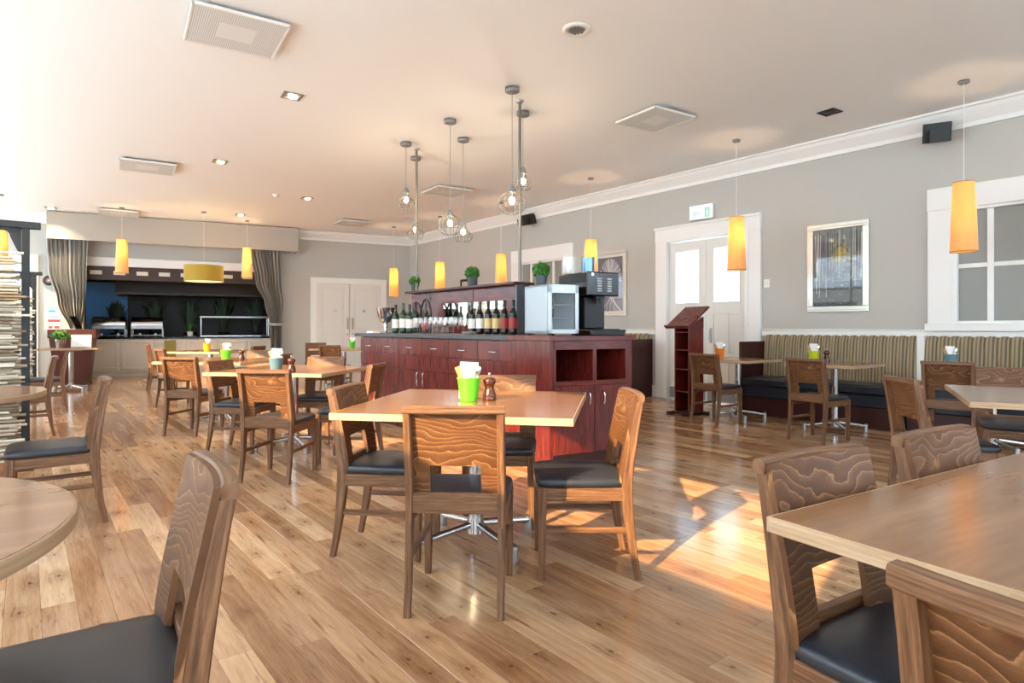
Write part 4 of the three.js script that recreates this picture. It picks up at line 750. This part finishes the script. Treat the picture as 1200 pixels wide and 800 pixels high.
function speaker(X, y, N, turn, label) {
  const t = thing('wall_speaker', label, 'speaker', X, y, N, turn), s = new THREE.Shape(); s.moveTo(-0.13, 0); s.lineTo(0.13, 0); s.lineTo(0.1, 0.17); s.quadraticCurveTo(0, 0.2, -0.1, 0.17); s.closePath();
  const g = new THREE.ExtrudeGeometry(s, { depth: 0.2, bevelEnabled: true, bevelSize: 0.008, bevelThickness: 0.008, bevelSegments: 2, curveSegments: 8 });
  mesh('cabinet', placed(g, 0, -0.1, 0, -PI / 2 + 0.25, 0, 0).translate(0, 0, 0.0), M.black, t); mesh('grille', placed(new THREE.CylinderGeometry(0.28, 0.28, 0.15, 20, 1, true, -0.33, 0.66), 0, -0.01, -0.075, 0.25, 0, 0), M.iron, t);
  mesh('wall_bracket', [span(-0.03, 0.03, -0.05, 0.1, -0.09, -0.07), rod(V3(0, 0, -0.08), V3(0, 0.0, 0.02), 0.015)], M.iron, t);
}
speaker(8.18, 3.4, 2.5, -PI / 2 + 0.45, 'black wall speaker on the crown moulding at upper right');
speaker(8.2, 3.42, 9.85, -PI / 2, 'black wall speaker behind the globe pendant and near pole');
// striped benches with upright channels
const stripeTex = tex(256, 64, (u, v, x, y) => { const s = u * 12, k = floor(s) % 6, f = s - floor(s), n = (ns(x * 0.9, y * 0.9, 1)) * 10; const c = [[146, 130, 102], [178, 164, 132], [128, 114, 90], [158, 142, 112], [104, 92, 76], [168, 154, 124]][k]; return [c[0] + n, c[1] + n, c[2] + n]; });
const stripeM = std('#ffffff', 0.85, { map: stripeTex });
function bench(N0, N1, label, ends = [1, 1]) {                                   // runs from N0 (far) to N1 (near), back to the right wall
  const t = thing('banquette', label, 'bench', XR - 0.002, 0, N0, -PI / 2), L = N0 - N1, e0 = ends[0] ? 0.04 : 0, e1 = ends[1] ? 0.04 : 0;
  mesh('plinth', span(e0, L - e1, 0, 0.24, 0.05, 0.68, 0.004, 'x'), M.mahDark, t);
  mesh('seat_front', span(e0, L - e1, 0.24, 0.385, 0.03, 0.665, 0.01, 'x'), M.navy, t);
  const n = max(1, Math.round(L / 0.65)), cw = (L - e0 - e1) / n; for (let i = 0; i < n; i++) mesh('seat_cushion', warp(span(e0 + i * cw + 0.002, e0 + (i + 1) * cw - 0.002, 0.385, 0.5, 0.14, 0.71, 0.025, 'x'), (v) => { }), M.navy, t);
  const k = Math.round((L - e0 - e1) / 0.112), w = (L - e0 - e1) / k;
  const prof = [[0.05, 0.46], [0.17, 0.46], [0.16, 0.7], [0.13, 0.95], [0.115, 1.02], [0.085, 1.055], [0.05, 1.06]];
  for (let i = 0; i < k; i++) {
    const rings = []; const S = 8; for (let j = 0; j <= S; j++) { const x = e0 + (i + j / S) * w, b = sqrt(max(0, 1 - pow(2 * j / S - 1, 2))) * 0.032; rings.push(prof.map(([z, y], q) => V3(x, y + (q >= 3 ? b * 0.5 : 0) - (q === 0 || q === 6 ? 0 : 0), q === 0 || q === 6 ? z : z + b - 0.02))); }
    const g = loft(rings, 0.9); const p = g.attributes.position, uv = g.attributes.uv; for (let q = 0; q < p.count; q++) uv.setXY(q, (p.getX(q) - e0 - i * w) / w * 0.5 + (i % 2) * 0.5, p.getY(q));
    mesh('back_channel', g, stripeM, t);
  }
  if (ends[0]) mesh('end_panel', span(0, 0.04, 0, 0.98, 0, 0.7, 0.004), M.mahDark, t);
  if (ends[1]) mesh('end_panel', span(L - 0.04, L, 0, 0.98, 0, 0.7, 0.004), M.mahDark, t);
  return t;
}
bench(4.68, 2.72, 'striped bench with dark seat below the silver framed picture, right of the door', [1, 0]);
bench(2.64, -1.2, 'striped bench running under the white window to the right edge', [0, 0]);
bench(10.0, 6.72, 'striped bench behind the bar of which the dark end panel shows left of the door', [0, 1]);
{
  const p = thing('bench_post', 'narrow white upright between the two striped benches', 'post', XR - 0.002, 0, 2.68, -PI / 2);
  mesh('post', span(-0.04, 0.04, 0.5, 1.08, 0.02, 0.14, 0.004), M.white, p); mesh('post_foot', span(-0.04, 0.04, 0, 0.5, 0.02, 0.14, 0.004), M.mahDark, p);
}
// reading stand by the door
{
  const t = thing('reading_stand', 'burgundy wooden reading stand with a sloped top before the white double door', 'lectern', 7.06, 0, 5.05, facing(167));
  const w = 0.27, d = 0.25, h = 1.16;
  for (const s of [-1, 1]) mesh('side_panel', span(s * w / 2 - 0.012, s * w / 2 + 0.012, 0.04, h, -d / 2, d / 2, 0.003), M.mah, t);
  mesh('back_board', span(-w / 2, w / 2, 0.04, h, -d / 2, -d / 2 + 0.02, 0.003), M.mah, t);
  for (const y of [0.3, 0.6, 0.86, 1.1]) mesh('shelf', span(-w / 2, w / 2, y, y + 0.02, -d / 2 + 0.02, d / 2 - 0.005, 0.002, 'x'), M.mah, t);
  mesh('sloped_top', [box(0.46, 0.03, 0.46, 0, 1.31, 0.03, 0.004, 'x', [0.66, 0, 0]), box(0.46, 0.035, 0.02, 0, 1.19, 0.225, 0.004, 'x', [0.66, 0, 0])], M.mah, t);
  mesh('top_support', [warp(span(-w / 2, w / 2, h, 1.32, -0.14, 0.14, 0.003), (v) => { if (v.y > 1.2 && v.z > 0) v.y = 1.2; })], M.mah, t);
  mesh('base', [span(-0.16, 0.16, 0, 0.045, -0.16, 0.16, 0.006, 'x'), span(-0.16, -0.09, 0, 0.04, -0.22, 0.26, 0.006, 'z'), span(0.09, 0.16, 0, 0.04, -0.22, 0.26, 0.006, 'z')], M.mahDark, t);
}

// ───────────── serving area at the back ─────────────
const bThing = (name, label, cat, X, off, y = 0, turn = 0) => { const [x, n] = bP(X, off); return thing(name, label, cat, x, y, n, BETA + turn); };
{ // room behind the opening
  const o = struct('servery_room', BETA, XR, 15.18), a = toS(OPX[0]) - 0.3, b = toS(OPX[1]) + 0.15;
  mesh('side_wall', span(a - 0.1, a, 0, CH, -2.6, -0.25, 0.001), M.wall, o); mesh('side_wall', span(b, b + 0.1, 0, CH, -2.6, -0.25, 0.001), M.wall, o);
  mesh('dark_back_wall', span(a, b, 0, CH, -2.62, -2.5, 0.001), std('#0f1113', 0.5), o);
  mesh('blue_wall_panel', span(a + 0.02, toS(1.62), 1.0, 2.35, -2.5, -2.47, 0.002), M.blue, o);
  const h = struct('bulkhead', BETA, XR, 15.18);
  mesh('plaster_face', span(toS(OPX[0]) - 0.05, toS(OPX[1]) + 0.05, 2.76, 3.3, -0.2, -0.1, 0.002), M.wall, h);
  mesh('white_moulding', span(toS(OPX[0]) - 0.05, toS(OPX[1]) + 0.05, 2.57, 2.77, -0.22, -0.06, 0.008), M.white, h);
}
{
  const t = bThing('vent_beam', 'dark brown beam over the serving opening with a row of pale square inserts', 'beam', 2.98, -0.13), L = 4.03;
  mesh('beam_board', span(-L / 2, L / 2, 2.26, 2.57, -0.05, 0.03, 0.004, 'x'), std('#3d2a24', 0.5), t);
  for (let i = 0; i < 9; i++) mesh('insert', span(-L / 2 + 0.11 + i * 0.45, -L / 2 + 0.34 + i * 0.45, 2.38, 2.47, 0.028, 0.036, 0.002), M.offwhite, t);
  const h = bThing('extractor_hood', 'long grey metal extractor hood under the dark beam', 'hood', 3.25, -1.3);
  mesh('hood_body', warp(span(-1.75, 1.75, 2.0, 2.45, -0.5, 0.6, 0.006, 'x'), (v) => { if (v.y > 2.2) v.z *= 0.8; }), std('#4b4744', 0.4, { metalness: 0.5 }), h); mesh('hood_lip', span(-1.78, 1.78, 1.97, 2.02, -0.5, 0.63, 0.004, 'x'), M.iron, h);
}
{
  const t = bThing('serving_counter', 'cream panelled serving counter with a black worktop below the opening', 'counter', 2.98, -1.0), L = 4.3;
  mesh('counter_body', span(-L / 2, L / 2, 0.08, 0.9, -0.75, 0, 0.003), M.offwhite, t); mesh('plinth', span(-L / 2, L / 2, 0, 0.08, -0.7, -0.05, 0.002), M.white2, t);
  for (let i = 0; i < 6; i++) { const a = -L / 2 + 0.05 + i * 0.71, b = a + 0.66; const pn = mesh('front_panel', [span(a, b, 0.14, 0.22, 0, 0.032, 0.004), span(a, b, 0.8, 0.87, 0, 0.032, 0.004), span(a, a + 0.07, 0.22, 0.8, 0, 0.032, 0.004), span(b - 0.07, b, 0.22, 0.8, 0, 0.032, 0.004)], M.offwhite, t); }
  mesh('brass_panel', span(-0.48, -0.23, 0.18, 0.86, 0.018, 0.04, 0.003), M.gold, t);
  const w = bThing('counter_worktop', 'black polished worktop of the serving counter under the chafing dishes', 'worktop', 2.98, -1.0);
  mesh('worktop_slab', span(-L / 2 - 0.02, L / 2 + 0.02, 0.9, 0.945, -0.8, 0.04, 0.004), M.blackGloss, w);
}
function chafing(X, label) {
  const t = bThing('chafing_dish', label, 'chafing dish', X, -1.3, 0.945), w = 0.6; t.scale.setScalar(1.12);
  const lid = []; for (let i = 0; i <= 12; i++) { const a = i / 12 * PI; lid.push([cos(a) * 0.2, sin(a) * 0.17]); }
  const g = loft([-1, 1].map((s) => lid.concat([[-0.2, -0.02], [0.2, -0.02]].slice(0, 2)).map(([z, y]) => V3(s * w / 2, 0.27 + y, z))), 0.5); mesh('roll_top_lid', g, M.steel, t);
  mesh('lid_handle', tube([V3(-0.09, 0.36, 0.17), V3(-0.08, 0.37, 0.21), V3(0.08, 0.37, 0.21), V3(0.09, 0.36, 0.17)], 0.008, 16, 8), M.black, t);
  mesh('water_pan', span(-w / 2 - 0.01, w / 2 + 0.01, 0.17, 0.25, -0.21, 0.21, 0.01), M.brushed, t);
  for (const x of [-1, 1]) for (const z of [-1, 1]) mesh('leg', rod(V3(x * w * 0.49, 0, z * 0.19), V3(x * w * 0.49, 0.24, z * 0.19), 0.013), M.steel, t);
  mesh('stand_rail', [span(-w / 2, w / 2, 0.03, 0.045, 0.18, 0.2), span(-w / 2, w / 2, 0.03, 0.045, -0.2, -0.18)], M.steel, t);
  for (const x of [-0.15, 0.15]) mesh('fuel_burner', cyl(0.04, 0.04, 0.06, x, 0.05, 0, 18), M.steel, t);
}
chafing(1.36, 'steel roll top chafing dish at left on the serving counter beside the curtain');
chafing(2.14, 'steel roll top chafing dish, the right one of the two on the serving counter');
{
  const t = bThing('sneeze_guard', 'open chrome food display frame at the right of the serving counter', 'display frame', 4.1, -1.35, 0.945), w = 1.62;
  for (const x of [-1, 1]) for (const z of [-0.2, 0.2]) mesh('upright', cyl(0.018, 0.018, 0.5, x * w / 2, 0.25, z, 14), M.steel, t);
  mesh('top_shelf', [span(-w / 2 - 0.03, w / 2 + 0.03, 0.48, 0.53, -0.22, 0.24, 0.006)], M.brushed, t); mesh('lower_rail', span(-w / 2, w / 2, 0.0, 0.03, 0.18, 0.22, 0.003), M.steel, t);
}
function tuft(t, n, len, wid, seed, m, y0 = 0, spread = 1) {
  const r = rng(seed), g = []; for (let i = 0; i < n; i++) { const a = r() * 6.28, q = (0.3 + 0.7 * r()) * spread, l = len * (0.6 + 0.5 * r()), rings = []; for (let j = 0; j <= 5; j++) { const u = j / 5, o = q * l * u * (0.35 + 0.5 * u), h = y0 + l * u * (1.05 - 0.55 * u * q), ww = wid * (1 - pow(2 * u - 0.8, 2) * 0.6) * (u > 0.98 ? 0.1 : 1); const c = V3(cos(a) * o, h, sin(a) * o), s = V3(-sin(a) * ww, 0, cos(a) * ww); rings.push([c.clone().add(s), c.clone().add(V3(0, 0.002, 0)), c.clone().sub(s), c.clone().add(V3(0, -0.002, 0))]); } g.push(loft(rings, 0, true)); }
  return mesh('leaves', g, m, t);
}
{
  const t = bThing('potted_plant', 'small spiky green plant in a white pot on the serving counter', 'plant', 3.06, -1.3, 0.945); tuft(t, 34, 0.3, 0.011, 5, M.leaf2, 0.12, 1.0); mesh('pot', lathe([[0.001, 0], [0.06, 0], [0.075, 0.12], [0.078, 0.13], [0.07, 0.125], [0.001, 0.115]], 22), M.white2, t); mesh('saucer', lathe([[0.001, 0], [0.13, 0.0], [0.14, 0.015], [0.001, 0.01]], 24), M.white2, t);
  [[1.42, 0.8], [2.25, 0.84], [3.05, 0.88], [3.85, 0.95], [4.65, 0.9]].forEach(([X, s], i) => { const k = bThing('dark_foliage_plant', ['dark leafy plant behind the left chafing dish', 'dark leafy plant behind the right chafing dish', 'dark leafy plant behind the small spiky plant', 'dark leafy plant behind the left half of the chrome display frame', 'dark leafy plant behind the right end of the chrome display frame'][i], 'plant', X, -2.05, 0.85); tuft(k, 130, 1.15 * s, 0.036, 40 + i, M.darkleaf, 0.1, 0.42); mesh('planter', lathe([[0.001, 0], [0.14, 0], [0.17, 0.2], [0.001, 0.19]], 18), M.black, k); mesh('planter_stand', span(-0.16, 0.16, -0.85, 0, -0.16, 0.16), M.black, k); });
}
// pelmet and tied curtains
{
  const t = bThing('pelmet', 'long taupe fabric covered pelmet box across the top of the serving opening', 'pelmet', 2.93, 0.0, 3.06), L = 5.05;
  mesh('front_board', warp(span(-L / 2, L / 2, 0, 0.585, 0.47, 0.5, 0.006, 'x'), (v) => { }), M.pelmet, t); for (const s of [-1, 1]) mesh('return_board', span(s * L / 2 - 0.015, s * L / 2 + 0.015, 0, 0.585, 0.01, 0.5, 0.006), M.pelmet, t); mesh('top_board', span(-L / 2, L / 2, 0.33, 0.36, 0.01, 0.48, 0.004), M.pelmet, t);
}
function curtain(X0, X1, profile, label, seed) {
  const t = bThing('curtain', label, 'curtain', (X0 + X1) / 2, 0.28), n = 96, rings = [], folds = 9, r = rng(seed), ph = []; for (let i = 0; i < 12; i++) ph.push(r() * 6);
  for (let j = 0; j <= 40; j++) {
    const y = 3.1 - 3.06 * j / 40; let k = 0; while (k + 2 < profile.length && profile[k + 1][0] > y) k++;
    const A = profile[k], B = profile[k + 1], u = sm(0, 1, clamp((A[0] - y) / (A[0] - B[0]))), x0 = mix(A[1], B[1], u), x1 = mix(A[2], B[2], u), wd = x1 - x0, amp = clamp(0.045 * 0.7 / max(wd, 0.2), 0.03, 0.075), ring = [];
    for (let i = 0; i <= n; i++) { const q = i / n; ring.push(V3(x0 + q * wd, y, amp * sin(q * folds * 6.283 + 0.5 * sin(q * 9 + ph[0]) + y * 0.25) + amp * 0.35 * sin(q * folds * 14 + ph[1] + y))); }
    for (let i = n; i >= 0; i--) { const v = ring[i].clone(); v.z -= 0.006; ring.push(v); }
    rings.push(ring);
  }
  mesh('curtain_cloth', loft(rings.reverse(), 1.2), M.curtain, t);
  const tie = profile.find((p) => p[3]); mesh('tie_back', [0, 1].map((k) => placed(new THREE.TorusGeometry(1, 0.14, 8, 32), (tie[1] + tie[2]) / 2, tie[0] + k * 0.03, 0, PI / 2 + 0.15, 0, 0, V3((tie[2] - tie[1]) / 2 + 0.02, 0.1, 0.13))), M.curtain, t);
  mesh('heading_rail', rod(V3(profile[0][1], 3.11, 0), V3(profile[0][2], 3.11, 0), 0.015), M.iron, t);
}
curtain(0.4, 1.13, [[3.1, -0.37, 0.37], [2.4, -0.34, 0.35], [1.75, -0.19, 0.33], [1.06, 0.06, 0.25, 1], [0.5, 0.0, 0.26], [0.0, -0.02, 0.28]], 'grey striped curtain tied back at the left of the serving opening', 3);
curtain(4.3, 5.05, [[3.1, -0.36, 0.36], [2.3, -0.22, 0.37], [1.75, 0.0, 0.42], [1.25, 0.12, 0.4, 1], [0.9, 0.13, 0.4], [0.0, 0.08, 0.42]], 'grey striped curtain tied back at the right of the serving opening', 8);
// left of the opening: wall bell, notices, host desk
{
  const b = bThing('alarm_bell', 'round dark framed alarm bell on the wall left of the curtain', 'bell', 0.4, 0.0, 2.2);
  mesh('bell_ring', placed(lathe([[0.06, 0], [0.1, 0.01], [0.105, 0.03], [0.08, 0.05], [0.06, 0.05]], 28), 0, 0, 0, PI / 2), M.iron, b); mesh('bell_face', placed(cyl(0.065, 0.06, 0.03, 0, 0.02, 0, 28), 0, 0, 0, PI / 2), std('#b0766e', 0.4), b); mesh('centre_cap', placed(cyl(0.02, 0.02, 0.02, 0, 0.045, 0, 16), 0, 0, 0, PI / 2), M.white2, b);
  const sheet = (y0, y1, label, draw) => { const p = bThing('notice_sheet', label, 'notice', 0.49, 0.004, y0); mesh('sheet', placed(cbox(0.24, y1 - y0, 0.004, 0.001), 0, (y1 - y0) / 2, 0), M.paper, p); mesh('print', placed(new THREE.PlaneGeometry(0.225, y1 - y0 - 0.012), 0, (y1 - y0) / 2, 0.0025), std('#ffffff', 0.6, { map: canvasTex(256, 256, draw) }), p); };
  sheet(1.38, 1.62, 'blue and white notice sheet on the wall above the herb pot', (c, w, h) => { c.fillStyle = '#f4f6f8'; c.fillRect(0, 0, w, h); c.fillStyle = '#2f86c4'; c.fillRect(0, 0, w, 34); c.fillRect(8, 60, 150, 60); c.fillRect(8, 220, w - 16, 26); c.fillStyle = '#9cc6e2'; for (let i = 0; i < 7; i++) c.fillRect(8, 130 + i * 12, 120 + (i * 37) % 100, 6); c.fillRect(170, 60, 76, 60); });
  sheet(1.13, 1.37, 'red and white notice sheet on the wall just above the herb pot', (c, w, h) => { c.fillStyle = '#fbf3f2'; c.fillRect(0, 0, w, h); c.fillStyle = '#d23a4a'; c.fillRect(0, 10, w, 70); c.fillStyle = '#e98a90'; c.fillRect(10, 100, 100, 50); c.fillStyle = '#c43a3a'; c.fillRect(10, 170, 90, 70); c.fillRect(130, 170, 110, 70); });
  const d = bThing('host_desk', 'burgundy host desk with tapering sides before the left curtain', 'desk', 0.98, 1.0);
  mesh('desk_body', warp(span(-0.38, 0.38, 0.02, 0.98, -0.25, 0.25, 0.005), (v) => { v.x *= 0.72 + 0.28 * v.y / 0.98; v.z *= 0.8 + 0.2 * v.y / 0.98; }), M.desk, d); mesh('desk_band', span(-0.4, 0.42, 0.96, 1.14, -0.27, 0.27, 0.005, 'x'), M.desk, d); mesh('desk_foot', span(-0.3, 0.3, 0, 0.03, -0.2, 0.2), M.mahDark, d);
  const m = bThing('tablet_stand', 'slim dark tablet leaning on its stand upon the host desk', 'tablet', 1.0, 1.0, 1.14); mesh('tablet', box(0.2, 0.3, 0.012, 0, 0.14, 0.02, 0.004, 'y', [-0.5, 0, 0]), M.iron, m); mesh('screen', box(0.18, 0.27, 0.002, 0, 0.1435, 0.0265, 0.001, 'y', [-0.5, 0, 0]), M.blackGloss, m); mesh('stand_foot', [box(0.12, 0.01, 0.12, 0, 0.005, 0, 0.003), rod(V3(0, 0.01, -0.03), V3(0, 0.14, 0.0), 0.008)], M.grey, m);
  m.rotation.y += 1.1;
  const p = thing('herb_pot', 'green potted herb in a silver pail on the small table', 'plant', 0.51, 0.8, 14.2); mesh('pail', lathe([[0.001, 0], [0.065, 0], [0.085, 0.15], [0.09, 0.155], [0.082, 0.15], [0.001, 0.13]], 22), M.steel, p);
  { const r = rng(31), lv = []; for (let i = 0; i < 260; i++) { const a = r() * 6.28, c = r(), q = sqrt(1 - c * c), R = 0.17 * (0.5 + 0.5 * r()), gg = new THREE.CircleGeometry(0.03, 6); gg.scale(0.6, 1.1, 1); lv.push(placed(gg, cos(a) * q * R, 0.17 + c * R * 0.9, sin(a) * q * R, r() * 3 - 1.5, r() * 6.3, r() * 6.3)); } mesh('leaves', lv, M.leaf2, p); mesh('stems', [0, 1, 2, 3, 4, 5].map((k) => rod(V3(0, 0.12, 0), V3(cos(k) * 0.09, 0.27, sin(k) * 0.09), 0.004, 5)), M.leaf, p); }
  const b2 = thing('menu_holder', 'white menu board standing beside the herb pot', 'menu', 0.82, 0.8, 14.05, -0.25); mesh('board', box(0.32, 0.23, 0.012, 0, 0.125, 0, 0.002, 'x', [-0.16, 0, 0]), M.paper, b2); mesh('print', placed(new THREE.PlaneGeometry(0.29, 0.2), 0, 0.1255, 0.0068, -0.16), std('#ffffff', 0.6, { map: canvasTex(256, 160, (c, w, h) => { c.fillStyle = '#f0efe9'; c.fillRect(0, 0, w, h); c.fillStyle = '#c2c2ba'; for (let i = 0; i < 9; i++) c.fillRect(40 + (i * 13) % 30, 22 + i * 14, 120 + (i * 29) % 60, 4); }) }), b2); mesh('holder_foot', box(0.3, 0.012, 0.07, 0, 0.006, 0, 0.003), M.grey, b2);
}
// slatted stick screens at the left edge
function stickScreen(X1, N, w, label, seed) {
  const t = thing('stick_screen', label, 'screen', X1, 0, N), h = 2.0, r = rng(seed), g = [];
  for (const x of [-w, 0]) { mesh('post', box(0.055, h, 0.055, x, h / 2, 0, 0.003), M.iron, t); mesh('post_foot', box(0.11, 0.04, 0.2, x, 0.02, 0, 0.004), M.iron, t); }
  mesh('top_beam', box(w + 0.2, 0.055, 0.07, -w / 2, h + 0.02, 0, 0.003, 'x'), M.iron, t); mesh('mid_rail', box(w, 0.04, 0.05, -w / 2, 0.42, 0, 0.003, 'x'), M.iron, t);
  for (const [x, s] of [[0, -1], [-w, 1]]) { const sp = new THREE.Shape(); sp.moveTo(0, 0); sp.lineTo(s * 0.2, 0); sp.lineTo(s * 0.19, -0.03); sp.absarc(s * 0.13, -0.07, 0.05, s > 0 ? 0.6 : PI - 0.6, s > 0 ? PI : 0, s < 0); sp.lineTo(s * 0.04, -0.17); sp.lineTo(0, -0.24); sp.closePath(); mesh('corner_bracket', placed(new THREE.ExtrudeGeometry(sp, { depth: 0.03, bevelEnabled: false }), x + s * 0.02, h - 0.01, -0.015), M.iron, t); }
  const tones = ['#cfc8b8', '#a89a84', '#e6e1d4', '#8b7a64', '#c2b8a4'].map((c) => new THREE.Color(c));
  for (let y = 0.1; y < 1.78; y += 0.026) for (const z of [-0.06, -0.02, 0.02, 0.06]) { if (y > 1.62 && r() < 0.55) continue; const q = cyl(0.009 + 0.005 * r(), 0.008 + 0.004 * r(), w + 0.02 - 0.14 * r(), 0, 0, 0, 6), n = q.toNonIndexed(); placed(n, -w / 2 - 0.02 + (r() - 0.5) * 0.1, y + (r() - 0.5) * 0.014, z + (r() - 0.5) * 0.02, (r() - 0.5) * 0.05, 0, PI / 2 + (r() - 0.5) * 0.035); const c = tones[floor(r() * 5)], col = new Float32Array(n.attributes.position.count * 3); for (let i = 0; i < col.length; i += 3) c.toArray(col, i); n.setAttribute('color', new THREE.BufferAttribute(col, 3)); g.push(n); }
  mesh('stacked_sticks', g, std('#ffffff', 0.8, { vertexColors: true }), t).userData.kind = 'stuff';
}
stickScreen(0.0, 6.5, 1.6, 'near screen of stacked pale sticks in a black frame at the left edge', 12);
stickScreen(0.108, 12.2, 1.6, 'farther black framed stick screen, its bracketed post just right of the near one', 21);

renderer.render(scene, camera);
